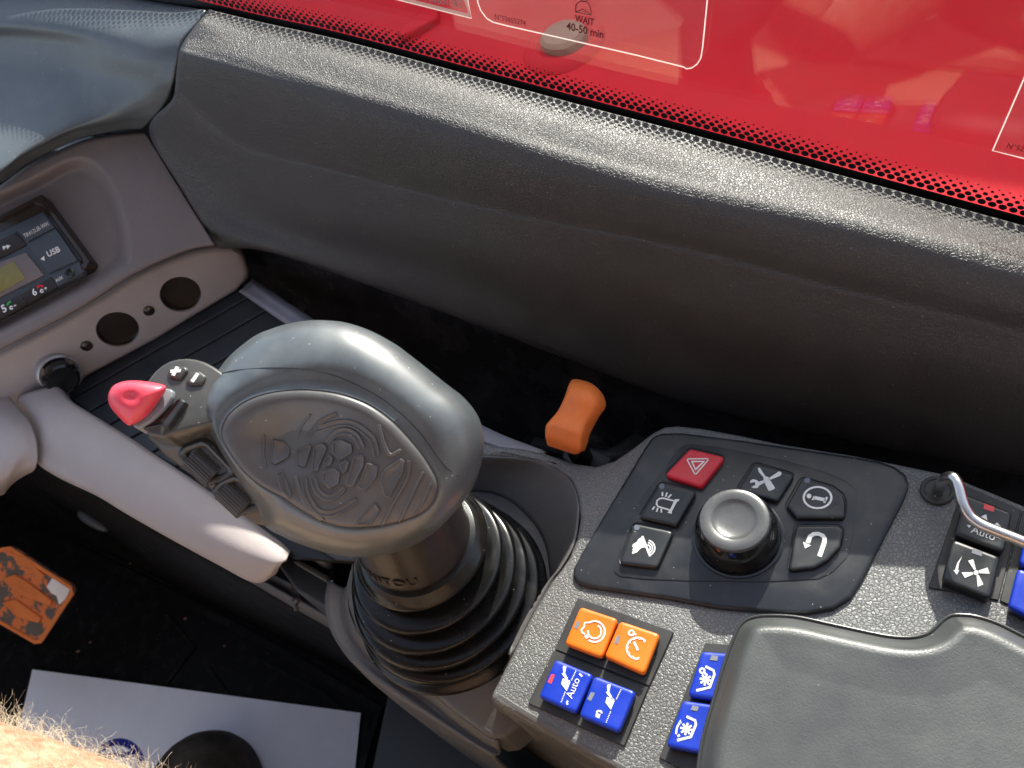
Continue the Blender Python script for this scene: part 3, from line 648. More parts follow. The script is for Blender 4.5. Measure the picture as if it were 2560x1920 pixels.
# ================================================================== FLOOR LEVEL
fm = thing('floor_mat', PZ(500, 1500, -.49), 'black rubber floor mat with a raised border under the paper sheet', 'floor mat')
FZ = -.492
mo = [PZ(838, 1506, FZ), PZ(640, 1398, FZ), PZ(437, 1297, FZ), PZ(150, 1160, FZ), PZ(-500, 1000, FZ), PZ(-500, 2100, FZ), PZ(740, 2000, FZ), PZ(803, 1660, FZ)]
pprism('mat_sheet', round_poly(mo, .004), nz, rprof(.002, .0015, .006), 'floor', fm)
def strip3(name, pts, w, h, m, parent):
    vs, fs = strokes([pts], lambda *p: np.array(p), nz, w, h); return mk(name, vs, fs, m, parent, smooth=False)
strip3('border_ridge', [mo[7]-nz*0+np.array([-.012, 0, .002]), mo[0]+np.array([-.012, -.012, .002]), mo[1]+np.array([-.006, -.014, .002]), mo[2]+np.array([0, -.016, .002]), mo[3]+np.array([0, -.016, .002])], .010, .006, 'floor', fm)
for pts in ([(360, 1330), (420, 1400), (330, 1520)], [(450, 1445), (520, 1540)], [(550, 1420), (700, 1500), (790, 1580)]):
    strip3('moulded_rib', [PZ(x, y, FZ+.002) for x, y in pts], .005, .003, 'floor', fm)
sl = thing('door_sill', PZ(600, 1300, -.3), 'stepped dark sill beside the floor mat under the tray beam', 'sill')
SLR = [
 ([(560,1225),(640,1262),(700,1292),(790,1340)], -.115, 'a'), ([(560,1240),(640,1282),(700,1314),(780,1358)], -.117, 'a'), ([(560,1250),(640,1292),(700,1326),(780,1372)], -.112, 'a'),
 ([(555,1258),(635,1304),(695,1338),(775,1384)], -.117, 'a'), ([(552,1264),(632,1312),(692,1346),(772,1392)], -.135, 'a')]
loft('sill_cap', [[PZ(-60, 905, z)]+[PZ(x, y, z) for x, y in p] for p, z, _ in SLR], 'console_low', sl, nu=5, nv=4, thick=.002)
loft('sill_wall', [[PZ(x, y, -.14) for x, y in [(-60, 920), (552, 1264), (692, 1346), (900, 1470)]], [PZ(x, y, -.34) for x, y in [(-60, 990), (520, 1300), (700, 1390), (900, 1500)]],
     [PZ(x, y, -.49) for x, y in [(-60, 1040), (480, 1310), (700, 1424), (900, 1530)]]], 'floor', sl, nu=5, nv=5, thick=.002)
strip3('sill_ridge', [PZ(470, 1278, -.46), PZ(600, 1346, -.46), PZ(743, 1422, -.46), PZ(860, 1488, -.46)], .006, .006, 'sill', sl)
# small mechanism visible between beam and boot
mc = thing('latch_block', PZ(700, 1240, -.06), 'dark grey moulded block with a black clip between tray beam and bellows', 'latch')
pprism('block', round_poly([PZ(x, y, -.075) for x, y in [(600, 1215), (640, 1185), (770, 1190), (770, 1330), (735, 1338), (650, 1285)]], .003), nz, rprof(.008, .003, .04), 'mat', mc)
pprism('slot_bar', round_poly([PZ(x, y, -.062) for x, y in [(636, 1216), (646, 1209), (712, 1246), (708, 1258)]], .0006), nz, rprof(.002, .001, .01), 'console_low', mc)
pprism('pivot', round_poly([PZ(x, y, -.06) for x, y in [(668, 1190), (712, 1190), (716, 1214), (704, 1224), (684, 1216)]], .003), nz, rprof(.006, .003, .02), 'console_low', mc)
pprism('clip', round_poly([PZ(x, y, -.058) for x, y in [(726, 1206), (750, 1206), (750, 1268), (716, 1262)]], .002), nz, [(0, -.02), (0, .004), (.001, .005), (.003, .005), (.0035, .002)], 'gloss', mc)
gp = thing('seat_plinth', PZ(950, 1600, -.4), 'smooth grey floor plate in front of the console foot', 'floor plate')
pprism('plate', round_poly([PZ(x, y, -.40) for x, y in [(842, 1490), (806, 1660), (760, 1950), (1500, 2100), (1400, 1700), (1150, 1450)]], .003), nz, rprof(.003, .002, .08), 'sill', gp)
# paper floor mat
pm = thing('paper_mat', PZ(400, 1600, FZ+.004), 'white paper floor protector with a blue steering wheel print lying on the rubber mat', 'paper mat')
PZF = FZ+.010
pc = [PZ(70, 1446, PZF), PZ(779, 1540, PZF), PZ(757, 1760, PZF), PZ(700, 2300, PZF), PZ(-80, 2100, PZF)]
pprism('sheet', pc, nz, [(0, -.0006), (0, 0)], 'paper', pm, bottom=True)
pprism('lower_sheet', [PZ(500, 1506, FZ+.007), PZ(798, 1556, FZ+.007), PZ(776, 1760, FZ+.007), PZ(700, 2250, FZ+.007), PZ(200, 2100, FZ+.007)], nz, [(0, -.0006), (0, 0)], 'floor', pm, bottom=True)
pr = lambda x, y: PZ(x, y, PZF)
cx_, cy_ = r6(760, 1620)
icon('printed_wheel', pm, r6, pr, nz, st=[{'p': circ(762, 1628, 148, 40, 150), 'w': .0085, 'c': True}, {'p': [(640, 1575), (740, 1570), (862, 1556)], 'w': .007}, {'p': [(762, 1640), (762, 1760)], 'w': .008}], po=[circ(762, 1665, 40, 16)], m='ink')
# crumbs on the floor
for (x, y, s_) in ((400, 1336, .003), (281, 1217, .0022), (484, 1395, .0018), (168, 1407, .003), (195, 1387, .0018)):
    p = PZ(x, y, FZ+.003); P_ = [p+np.array([math.cos(a_), math.sin(a_)*.5, 0])*s_*random.uniform(.7, 1.2) for a_ in (0, 1.1, 2.2, 3.3, 4.4, 5.4)]
    tag(pprism('crumb', P_, nz, [(0, -.001), (0, .0006), (.0003, .001)], 'nut', None), 'tiny straw crumb lying on the black floor mat', 'crumb', 'crumbs scattered on the floor mat')

# pedal
pd = thing('brake_pedal', PZ(70, 1290, -.38), 'worn orange foot pedal pad at the left edge, paint rubbed to grey', 'pedal')
PP = Pl(PZ(15, 1182, -.30), PZ(158, 1275, -.33), PZ(88, 1388, -.38))
po_ = [r6(*p) for p in [(-160, 300), (20, 235), (70, 222), (470, 480), (478, 520), (268, 838), (225, 842), (-100, 650)]]
pprism('pedal_pad', round_poly([PP(x, y) for x, y in po_], .006), PP.n, [(.002, -.006), (0, -.002), (.001, 0), (.003, .0005), (.005, -.0008), (.008, -.0012)], 'pedal', pd)
vs, fs = strokes([{'p': [r6(*p) for p in [(-160, 300), (20, 240), (70, 232), (462, 486), (468, 516), (262, 830), (228, 834), (-100, 645)]], 'w': .005}], lambda x, y: PP(x, y), PP.n, .004, .0014)
mk('pedal_rim', vs, fs, 'pedalorange', pd, smooth=False)
for tri in ([(60, 250), (110, 300), (230, 390), (300, 415), (170, 290)], [(20, 430), (90, 400), (170, 440), (340, 570), (330, 600), (240, 570), (110, 520)], [(20, 580), (100, 560), (270, 680), (255, 710), (130, 680)]):
    pprism('grip_rib', round_poly([PP(*r6(*p)) for p in tri], .001), PP.n, rprof(.0022, .001, .001), 'pedalorange', pd)
pprism('wear_patch', round_poly([PP(*r6(*p)) for p in [(300, 480), (345, 412), (390, 430), (450, 500), (420, 560), (380, 600), (365, 540), (330, 520)]], .002), PP.n, [(0, -.001), (0, .0002)], 'stickline', pd)
tube('pedal_arm', [PP(40, 1300, -.01), PP(30, 1300, -.05), PP(-40, 1280, -.12), PP(-160, 1240, -.16)], .009, 'black', pd)
tag(tube('linkage_rod', [PZ(168, 1106, -.30), PZ(200, 1122, -.31), PZ(235, 1146, -.32)], lambda t_: .0085*math.sqrt(max(.02, 1-(2*t_-1)**2)), 'sill', None), 'grey metal linkage rod in the dark below the tray beam', 'rod')

# ================================================================== CONSOLE
con = thing('side_console', PZ(1500, 1350, -.2), 'grey grained side console carrying the switches, keypad and armrest', 'console')
UO = [(992, 950), (1040, 952), (1080, 961), (1130, 966), (1176, 976), (1244, 998), (1288, 1004), (1326, 992), (1367, 964), (1408, 932), (1435, 919), (1463, 916), (1517, 922), (1600, 937), (1685, 955), (1850, 981), (2032, 1018), (2084, 1036), (2212, 1088), (2330, 1138), (2700, 1300), (2700, 1950), (1850, 1950), (1323, 1662), (1248, 1620), (1123, 1550), (1076, 1524), (1060, 1510), (1059, 1498), (1102, 1415), (1142, 1334), (1189, 1254), (1211, 1227), (1228, 1201), (1244, 1160), (1251, 1119), (1247, 1073), (1233, 1037), (1198, 1010), (1148, 991), (1080, 985), (1030, 986), (1000, 975)]
U3 = round_poly([PZ(x, y, 0) for x, y in UO], .004, 3)
pprism('console_top', U3, nz, [(0, -.25), (0, -.004), (.0003, -.0024), (.0010, -.001), (.0022, -.0002), (.0034, 0)], 'console', con, auto=60)
# rolled front edge of the console
fe = [(1062, 1508), (1123, 1546), (1248, 1617), (1323, 1659), (1700, 1868)]
loft('front_roll', [[PZ(x+dx, y+dy, z) for x, y in fe] for dx, dy, z in ((14, -12, .0004), (2, -2, -.0006), (-1, 4, -.004), (0, 8, -.010), (6, 18, -.02), (22, 40, -.05), (70, 110, -.16))], 'console_low', con, nu=6, nv=5, thick=.0015)
bA = [(1010, 984), (1080, 986), (1148, 992), (1198, 1011), (1233, 1038), (1249, 1080), (1250, 1119), (1240, 1175), (1211, 1227), (1189, 1254), (1142, 1334), (1102, 1415)]
bA2 = [(1010, 990), (1080, 992), (1146, 998), (1194, 1017), (1227, 1043), (1242, 1082), (1243, 1119), (1234, 1173), (1208, 1224), (1187, 1254), (1141, 1336), (1101, 1417)]
bM = [(1010, 1020), (1075, 1018), (1125, 1028), (1165, 1053), (1195, 1082), (1213, 1115), (1220, 1150), (1215, 1200), (1197, 1242), (1180, 1275), (1137, 1352), (1098, 1428)]
bB = [(1010, 1062), (1060, 1066), (1100, 1082), (1135, 1112), (1160, 1142), (1178, 1182), (1185, 1222), (1188, 1262), (1180, 1292), (1168, 1322), (1128, 1392), (1085, 1450)]
loft('pocket', [[PZ(x, y, z) for x, y in p] for p, z in ((bA, -.0012), (bA2, -.0022), (bM, -.014), (bB, -.030))], 'console_low', con, nu=6, nv=6, thick=.0015)
shelf = [(760, 1200), (745, 1260), (749, 1308), (766, 1357), (806, 1407), (857, 1451), (890, 1476), (924, 1488), (974, 1533), (1042, 1583), (1064, 1594), (1090, 1590), (1200, 1500), (1230, 1250), (1190, 1100), (1100, 1040), (1000, 1030), (860, 1080)]
pprism('shelf', round_poly([PZ(x, y, -.03) for x, y in shelf], .003, 3), nz, [(0, -.03), (0, -.004), (.0008, -.0015), (.003, 0)], 'console_low', con, auto=60)
wr = [[(752, 1262), (749, 1308), (766, 1357), (806, 1407), (857, 1451), (924, 1489), (974, 1533), (1042, 1584), (1075, 1602)],
      [(744, 1270), (739, 1312), (752, 1366), (790, 1418), (845, 1466), (916, 1510), (968, 1552), (1040, 1604), (1080, 1626)],
      [(736, 1285), (730, 1334), (737, 1378), (756, 1418), (786, 1458), (850, 1512), (941, 1568), (1040, 1630), (1095, 1664)]]
loft('shelf_side', [[PZ(x, y, z) for x, y in p] for p, z in zip(wr, (-.0335, -.045, -.075))]+[[PZ(x, y, -.075)-nz*.3 for x, y in wr[2]]], 'console_low', con, nu=6, nv=5, thick=.0015)

# keypad ---------------------------------------------------------------
kp = thing('control_keypad', PZ(1590, 1150, 0), 'black keypad panel with seven symbol keys around a round dial on the console', 'keypad')
KO = [(1392, 968), (1408, 944), (1428, 935), (1470, 934), (1600, 950), (1750, 972), (1860, 988), (1902, 996), (1935, 1008), (1957, 1026), (1963, 1048), (1955, 1075), (1926, 1130), (1863, 1253), (1838, 1292), (1800, 1316), (1745, 1326), (1690, 1325), (1600, 1318), (1548, 1313), (1448, 1294), (1350, 1280), (1273, 1268), (1248, 1261), (1237, 1248), (1239, 1228), (1256, 1195), (1320, 1087)]
KZ = .0022
pprism('keypad_bezel', round_poly([PZ(x, y, KZ) for x, y in KO], .004, 3), nz, [(.0, -.004), (0, -.0008), (.0005, 0), (.0022, .0004)], 'panel', kp, auto=50)
KI = [(1326, 1222), (1353, 1138), (1390, 1068), (1435, 1014), (1462, 972), (1478, 962), (1496, 959), (1545, 965), (1685, 992), (1780, 1018), (1829, 1040), (1848, 1058), (1852, 1082), (1842, 1158), (1829, 1204), (1798, 1236), (1767, 1250), (1642, 1257), (1500, 1255), (1398, 1251), (1338, 1245), (1326, 1236)]
pprism('keypad_inset', round_poly([PZ(x, y, KZ+.0010) for x, y in KI], .003, 3), nz, [(0, -.001), (.0, -.0002), (.0005, 0)], 'panel', kp, auto=50)
KT = KZ+.0042
def key(name, c, pts, m, r=.0022, n=.0009, label=None, z=KT, parent=None, h=.0045):
    o = pprism(name, round_poly([PZ(*c(*p), z) for p in pts], r, 4), nz, [(-.0002, -h), (-.0002, -.0012), (.0001, -.0004), (.0006, 0), (.0016, .0001), (.0034, -.0001)], m, parent or kp, auto=55)
    if label: o['label'] = label
    return o
KH = lambda x, y: PZ(x, y, KT+.00005)
def kgap(c, pts):   # moulded surround ring in the inset round each key
    pprism('key_surround', round_poly([PZ(*c(*p), KZ+.0011) for p in pts], .0026, 4), nz, [(-.0012, -.001), (-.0012, .0002), (-.0009, .0004), (-.0006, .0003), (-.0005, -.0005)], 'key', kp, auto=50)
for c_, pts in ((q1, [(1500, 700), (1778, 765), (1590, 1000), (1300, 910)]), (q1, [(1270, 968), (1548, 1040), (1395, 1308), (1098, 1245)]), (q1, [(1060, 1290), (1368, 1355), (1240, 1640), (942, 1605)]),
                (q1, [(2010, 815), (2325, 905), (2190, 1115), (1870, 1035)]), (q2, [(350, 645), (600, 720), (685, 785), (705, 850), (700, 978), (300, 975), (220, 880)]), (q2, [(300, 1042), (645, 1042), (690, 1080), (660, 1220), (560, 1330), (450, 1392), (235, 1415)])):
    kgap(c_, pts)
k = key('hazard_key', q1, [(1500, 700), (1778, 765), (1590, 1000), (1300, 910)], 'red', label='red hazard warning key with a white double triangle')
icon('triangle_symbol', k, q1, KH, nz, st=[{'p': [(1478, 788), (1486, 782), (1640, 780), (1646, 788), (1550, 900), (1540, 903)], 'w': .0007, 'c': True}, {'p': [(1516, 803), (1610, 802), (1545, 866)], 'w': .0016, 'c': True}])
k = key('beacon_key', q1, [(1270, 968), (1548, 1040), (1395, 1308), (1098, 1245)], 'key', label='black key with a white rotating beacon symbol')
icon('beacon_symbol', k, q1, KH, nz, st=[[(1382, 1115), (1290, 1092), (1262, 1094), (1240, 1112), (1236, 1140), (1250, 1158), (1340, 1185)]]+[[(1283, 1043), (1283, 1075)], [(1320, 1047), (1308, 1082)], [(1353, 1062), (1328, 1088)], [(1222, 1158), (1203, 1182)], [(1247, 1168), (1237, 1200)], [(1274, 1175), (1275, 1206)]],
     po=[[(1382, 1100), (1417, 1100), (1414, 1112), (1400, 1118), (1358, 1195), (1356, 1216), (1322, 1206), (1340, 1188)]], w=.0009)
icon('indicator', k, q1, KH, nz, po=[circ(1278, 998, 22)], m='dotled')
k = key('horn_mute_key', q1, [(1060, 1290), (1368, 1355), (1240, 1640), (942, 1605)], 'key', label='black key with a white struck-out horn symbol')
icon('horn_symbol', k, q1, KH, nz, st=[{'p': [(1124, 1392), (1186, 1552)], 'w': .0012}, arc(1165, 1485, 22, 24, -90, 70, 8), arc(1165, 1485, 40, 42, -85, 75, 10), arc(1165, 1485, 58, 60, -80, 78, 12)],
     po=[[(1048, 1458), (1082, 1436), (1094, 1416), (1112, 1404), (1122, 1406), (1152, 1480), (1118, 1484), (1100, 1500), (1082, 1520), (1046, 1534), (1042, 1518), (1052, 1506), (1042, 1498), (1056, 1486), (1044, 1474)]], w=.0007)
icon('indicator', k, q1, KH, nz, po=[circ(1081, 1324, 22)], m='dotled')
k = key('tools_key', q1, [(2010, 815), (2325, 905), (2190, 1115), (1870, 1035)], 'key', label='black key with white crossed spanner and screwdriver')
icon('tools_symbol', k, q1, KH, nz, st=[], po=[[(2036, 856), (2052, 852), (2066, 872), (2096, 918), (2120, 926), (2172, 1010), (2168, 1018), (2130, 1036), (2120, 1032), (2080, 950), (2082, 928), (2050, 892), (2042, 880)],
     ])
icon('spanner_symbol', k, q1, KH, nz, po=[[(2205, 880), (2222, 888), (2224, 902), (2212, 916), (2128, 950), (2120, 936)], [(2082, 950), (2092, 968), (2050, 990), (2036, 1012), (2004, 1014), (1986, 1002), (2018, 988), (2012, 964), (1974, 972), (1978, 954), (1998, 942), (2030, 950), (2044, 962)]], w=.001)
k = key('info_key', q2, [(350, 645), (600, 720), (685, 785), (705, 850), (700, 978), (300, 975), (220, 880)], 'key', label='black key with a white circled letter i')
icon('info_symbol', k, q2, KH, nz, st=[{'p': circ(477, 810, 115, 30, 88), 'w': .0011, 'c': True}, {'p': [(446, 810), (545, 830)], 'w': .0020}, {'p': [(450, 800), (436, 830)], 'w': .0009}, {'p': [(556, 806), (532, 854)], 'w': .0011}], po=[circ(406, 797, 20, 14)], w=.001)
icon('indicator', k, q2, KH, nz, po=[circ(392, 667, 26, 16, 22)], m='dotled')
k = key('return_key', q2, [(300, 1042), (645, 1042), (690, 1080), (660, 1220), (560, 1330), (450, 1392), (235, 1415)], 'key', label='black key with a white curved return arrow')
icon('return_symbol', k, q2, KH, nz, st=[{'p': [(492, 1298), (515, 1235), (534, 1180), (536, 1150), (520, 1125), (485, 1110), (445, 1112), (415, 1132), (396, 1185)], 'w': .0022}], po=[[(356, 1176), (422, 1206), (374, 1232)]])
# rotary dial
kc0 = PZ(1604, 1158, KZ+.001); kc1 = PZ(1587, 1127, .021)
kax = nz
R0 = 0.0208
kc0 = np.array([kc1[0], kc1[1], KZ+.001])
dl = mk('rotary_dial', [kc0], [], 'black', kp)
lathe('dial_body', [(kc0+nz*z_, r_, nz) for r_, z_ in ((R0*1.0, -.001), (R0*1.05, .001), (R0*1.06, .0045), (R0*1.05, .0085), (R0*1.01, .0125), (R0*.95, .0160), (R0*.88, .0188))], 'gloss', dl, seg=72)
lathe('dial_ring', [(kc0+nz*z_, r_, nz) for r_, z_ in ((R0*1.16, -.001), (R0*1.16, .0012), (R0*1.10, .0016), (R0*1.06, .0014))], 'gloss', dl, seg=72)
lathe('dial_cap', [(kc0+nz*z_, r_, nz) for r_, z_ in ((R0*.87, .0180), (R0*.865, .0198), (R0*.84, .0207), (R0*.79, .0211), (R0*.73, .0212), (R0*.575, .0212), (R0*.545, .0209), (R0*.50, .0202), (R0*.40, .0196), (R0*.22, .0192), (R0*.05, .0191))], 'knobtop', dl, seg=72)
BW = mk  # keep name

# rocker switches --------------------------------------------------------
def plate(name, c, pts, m='plate', z=.0016, r=.0008):
    return pprism(name, round_poly([PZ(*c(*p), z) for p in pts], r, 3), nz, [(0, -.003), (0, -.0005), (.0004, 0)], m, con, auto=50)
pl_ = plate('switch_plate', q3, [(500, 185), (1330, 480), (1118, 952), (296, 632)])
plate('switch_plate', q3, [(290, 640), (1112, 962), (900, 1473), (66, 1098)])
plate('switch_plate', q3, [(1600, 575), (1960, 600), (1640, 1800), (1450, 1700), (1200, 1570)])
plate('switch_plate', q2, [(1690, 700), (2168, 905), (1980, 1662), (1396, 1556)], z=.0010)
plate('switch_plate', q2, [(2176, 908), (2800, 1150), (2600, 1930), (1988, 1666)], z=.0010)
BT = .0085
def rocker(c, pts, m, label, z=BT, name='rocker_switch', group=None):
    cen = np.mean([PZ(*c(*p), z) for p in pts], axis=0)
    t_ = thing(name, (cen[0], cen[1], .0016), label, 'rocker switch', group)
    P_ = round_poly([PZ(*c(*p), z) for p in pts], .0022, 4)
    kk = pprism('key', P_, nz, [(-.0001, -.0030), (-.0001, -.0014), (.0002, -.0005), (.0008, 0), (.0022, .00005), (.0060, -.0002)], m, t_, auto=55)
    pprism('skirt', P_, nz, [(.0003, -.0075), (.0003, -.0030), (.003, -.0029)], 'key', t_, auto=55)
    return kk
BH = lambda x, y: PZ(x, y, BT+.0000)
def led(k, c, pts, m='led', H=BH): icon('indicator', k, c, H, nz, po=[pts], m=m, h=.0002)
k = rocker(q3, [(520, 262), (842, 368), (702, 706), (383, 586)], 'orange', 'orange rocker with a white engine outline and circular arrow')
led(k, q3, [(494, 386), (524, 398), (498, 462), (466, 448)])
icon('engine_symbol', k, q3, BH, nz, st=[arc(645, 480, 58, 60, -60, 190, 18), [(598, 402), (560, 404), (554, 440), (530, 466), (538, 490), (562, 502)], arc(645, 480, 88, 90, -125, 125, 22)], po=[[(556, 520), (572, 506), (592, 510), (604, 524), (588, 532), (572, 546)]], w=.0009)
k = rocker(q3, [(862, 385), (1206, 500), (1068, 850), (726, 694)], 'orange', 'orange rocker with a white dial gauge symbol')
led(k, q3, [(840, 512), (868, 524), (844, 592), (812, 580)])
icon('gauge_symbol', k, q3, BH, nz, st=[arc(1015, 625, 92, 92, 85, 318, 22), {'p': circ(962, 492, 22, 14), 'w': .0009, 'c': True}, [(984, 496), (1004, 508)], {'p': [(984, 568), (1000, 600), (1018, 642)], 'w': .0012}]+[[(1015+92*math.cos(a_), 625+92*math.sin(a_)), (1015+76*math.cos(a_), 625+76*math.sin(a_))] for a_ in [math.radians(q_) for q_ in range(85, 319, 33)]], w=.0009)
BUCK = lambda dx, dy: [[(370+dx, 790+dy), (378+dx, 776+dy), (402+dx, 780+dy), (390+dx, 838+dy), (376+dx, 842+dy)], [(360+dx, 842+dy), (388+dx, 838+dy), (414+dx, 884+dy), (404+dx, 894+dy), (380+dx, 872+dy)], [(370+dx, 884+dy), (404+dx, 892+dy), (432+dx, 904+dy), (434+dx, 922+dy), (404+dx, 996+dy), (356+dx, 932+dy)]]
def dots(c, a_, b_, n, k): 
    po = []
    for i in range(n):
        x, y = a_[0]+(b_[0]-a_[0])*i/(n-1), a_[1]+(b_[1]-a_[1])*i/(n-1); po.append(circ(x, y, 5.2, 8))
    icon('dotted_line', k, c, BH, nz, po=po)
k = rocker(q3, [(306, 716), (630, 850), (476, 1186), (158, 1042)], 'blue', 'blue rocker reading Auto with a lit red indicator and a bucket symbol')
led(k, q3, [(272, 848), (302, 854), (272, 932), (238, 918)], 'ledred')
icon('bucket_symbol', k, q3, BH, nz, po=BUCK(0, 0), st=[[(412, 1078), (406, 1096), (412, 1112)], [(512, 844), (538, 868)]], w=.0009)
dots(q3, (482, 822), (446, 898), 7, k); dots(q3, (390, 1004), (358, 1086), 7, k)
textmesh('auto_lettering', 'Auto', BH(*q3(450, 1064)), BH(*q3(520, 896)), nz, 'white', k, ratio=1.05)
k = rocker(q3, [(640, 858), (998, 996), (850, 1352), (506, 1208)], 'blue', 'blue rocker with a bucket symbol and a small padlock')
led(k, q3, [(614, 1002), (648, 1012), (614, 1080), (580, 1066)])
icon('bucket_symbol', k, q3, BH, nz, po=BUCK(382, 160)+[circ(792, 1056, 9, 10), [(658, 1180), (696, 1196), (684, 1230), (652, 1216)]], st=[{'p': arc(683, 1182, 22, 16, 190, 380, 8), 'w': .0009}], w=.0009)
dots(q3, (872, 984), (834, 1062), 7, k); dots(q3, (782, 1174), (746, 1262), 7, k)
def star(cx, cy, r0, r1, n=8, a0=0.2):
    return [[(cx+r0*math.cos(2*math.pi*i/n+a0), cy+r0*math.sin(2*math.pi*i/n+a0)), (cx+r1*math.cos(2*math.pi*i/n+a0), cy+r1*math.sin(2*math.pi*i/n+a0))] for i in range(n)]
k = rocker(q3, [(1572, 648), (1900, 672), (1780, 1085), (1446, 1034)], 'blue', 'blue rocker with a working light symbol, topmost of the two beside the armrest')
led(k, q3, [(1656, 684), (1714, 692), (1704, 734), (1640, 726)])
icon('lamp_symbol', k, q3, BH, nz, st=star(1604, 896, 24, 52)+[{'p': [(1602, 782), (1672, 816), (1680, 850), (1640, 962), (1524, 990)], 'w': .0012}, {'p': circ(1574, 818, 20, 12), 'w': .0009, 'c': True}, [(1592, 832), (1606, 850)]], po=[circ(1604, 896, 28, 14)], w=.0010)
k = rocker(q3, [(1408, 1072), (1745, 1120), (1600, 1540), (1258, 1468)], 'blue', 'blue rocker with a light symbol and curved arrow, nearest the console front edge')
led(k, q3, [(1490, 1118), (1546, 1128), (1534, 1168), (1474, 1158)])
icon('lamp_symbol', k, q3, BH, nz, st=star(1438, 1322, 26, 54)+[{'p': [(1440, 1214), (1514, 1250), (1520, 1284), (1476, 1390), (1358, 1420)], 'w': .0012}, {'p': [(1382, 1262), (1356, 1310), (1348, 1366)], 'w': .0009}, [(1362, 1388), (1380, 1372)]], po=[circ(1438, 1322, 30, 14), [(1370, 1264), (1388, 1240), (1396, 1274)]], w=.0010)
k = rocker(q2, [(1700, 775), (2090, 930), (2018, 1262), (1612, 1112)], 'key', 'black rocker reading Auto with a lit red indicator beneath the metal rail')
led(k, q2, [(1862, 860), (1946, 888), (1938, 930), (1852, 902)], 'ledred')
icon('arrows_symbol', k, q2, BH, nz, po=[[(1876, 948), (1832, 968), (1886, 1000)], [(1966, 1016), (1998, 1050), (1944, 1034)], [(1714, 1036), (1750, 1040), (1736, 1062)]])
textmesh('auto_lettering', 'Auto', BH(*q2(1745, 1098)), BH(*q2(1940, 1168)), nz, 'white', k, ratio=1.1)
k = rocker(q2, [(1600, 1152), (1990, 1300), (1905, 1650), (1508, 1490)], 'key', 'black rocker with a white fan symbol and curved arrow')
led(k, q2, [(1764, 1234), (1846, 1262), (1838, 1298), (1754, 1270)])
icon('fan_symbol', k, q2, BH, nz, po=[[(1726, 1334), (1768, 1322), (1790, 1404), (1776, 1410)], [(1886, 1390), (1904, 1440), (1822, 1438), (1812, 1416)], [(1852, 1530), (1806, 1550), (1796, 1456), (1814, 1452)], [(1670, 1430), (1764, 1430), (1770, 1446), (1700, 1476)], circ(1792, 1432, 20, 14), [(1604, 1412), (1652, 1414), (1632, 1450)], [(1676, 1298), (1650, 1356), (1642, 1412), (1618, 1410), (1636, 1352)]], w=.0009)
rocker(idc, [(2225, 1117), (2330, 1158), (2300, 1262), (2202, 1216)], 'blue', 'plain blue rocker on the right edge of the photo, upper of two')
rocker(idc, [(2199, 1226), (2310, 1272), (2285, 1365), (2178, 1310)], 'blue', 'plain blue rocker on the right edge of the photo, lower of two')

# armrest -----------------------------------------------------------------
ar = thing('armrest', PZ(1900, 1550, .01), 'large soft grey armrest pad filling the lower right corner', 'armrest')
AO = [(1500, 1690), (1512, 1600), (1540, 1500), (1560, 1432), (1580, 1378), (1592, 1352), (1608, 1336), (1630, 1328), (1660, 1325), (1719, 1328), (1796, 1344), (1899, 1366), (1945, 1372), (1977, 1371), (2003, 1363), (2022, 1347), (2036, 1334), (2050, 1326), (2067, 1323), (2106, 1326), (2157, 1342), (2212, 1369), (2300, 1412), (2500, 1500), (2560, 1540), (2560, 1850), (1470, 1850), (1480, 1760)]
AZ = .019
A3 = catmull([PZ(x, y, AZ) for x, y in AO[:24]], 4)+[PZ(x, y, AZ) for x, y in AO[25:]]
A3 = [p for i, p in enumerate(A3) if i == 0 or np.linalg.norm(p-A3[i-1]) > 1e-5]
pprism('armrest_shell', A3, nz, [(.004, -.017), (.0012, -.010), (.0002, -.002), (0, -.0005), (.0004, 0), (.0012, 0), (.0016, -.0006), (.003, -.001)], 'armrim', ar, auto=75)
def heightfield(name, P, f, step, m, parent):
    X = np.array([[p[0], p[1]] for p in P]); z0 = P[0][2]
    gx = np.arange(X[:, 0].min(), X[:, 0].max()+step, step); gy = np.arange(X[:, 1].min(), X[:, 1].max()+step, step)
    GX, GY = np.meshgrid(gx, gy, indexing='ij'); D = np.full(GX.shape, 1e9); ins = np.zeros(GX.shape, bool)
    for i in range(len(X)):
        a, b = X[i-1], X[i]; e = b-a; l2 = e@e+1e-18
        t_ = np.clip(((GX-a[0])*e[0]+(GY-a[1])*e[1])/l2, 0, 1); D = np.minimum(D, np.hypot(GX-a[0]-t_*e[0], GY-a[1]-t_*e[1]))
        c_ = (a[1] > GY) != (b[1] > GY)
        ins ^= c_ & (GX < e[0]*(GY-a[1])/(e[1] if abs(e[1]) > 1e-15 else 1e-15)+a[0])
    D = np.where(ins, D, -D)
    for _ in range(6):   # round the medial creases of the distance field
        Dp = np.pad(D, 1, mode='edge'); D2 = (Dp[:-2, 1:-1]+Dp[2:, 1:-1]+Dp[1:-1, :-2]+Dp[1:-1, 2:]+4*D)/8; D = np.where(D > .003, D2, D)
    idx = -np.ones(D.shape, int); keep = D > 0.0006; idx[keep] = np.arange(keep.sum())
    Z = z0+f(D); vs = np.stack([GX[keep], GY[keep], Z[keep]], 1)
    q_ = keep[:-1, :-1] & keep[1:, :-1] & keep[1:, 1:] & keep[:-1, 1:]
    I, J = np.nonzero(q_); fs = np.stack([idx[I, J], idx[I+1, J], idx[I+1, J+1], idx[I, J+1]], 1).tolist()
    return mk(name, list(vs), fs, m, parent, recalc=False)
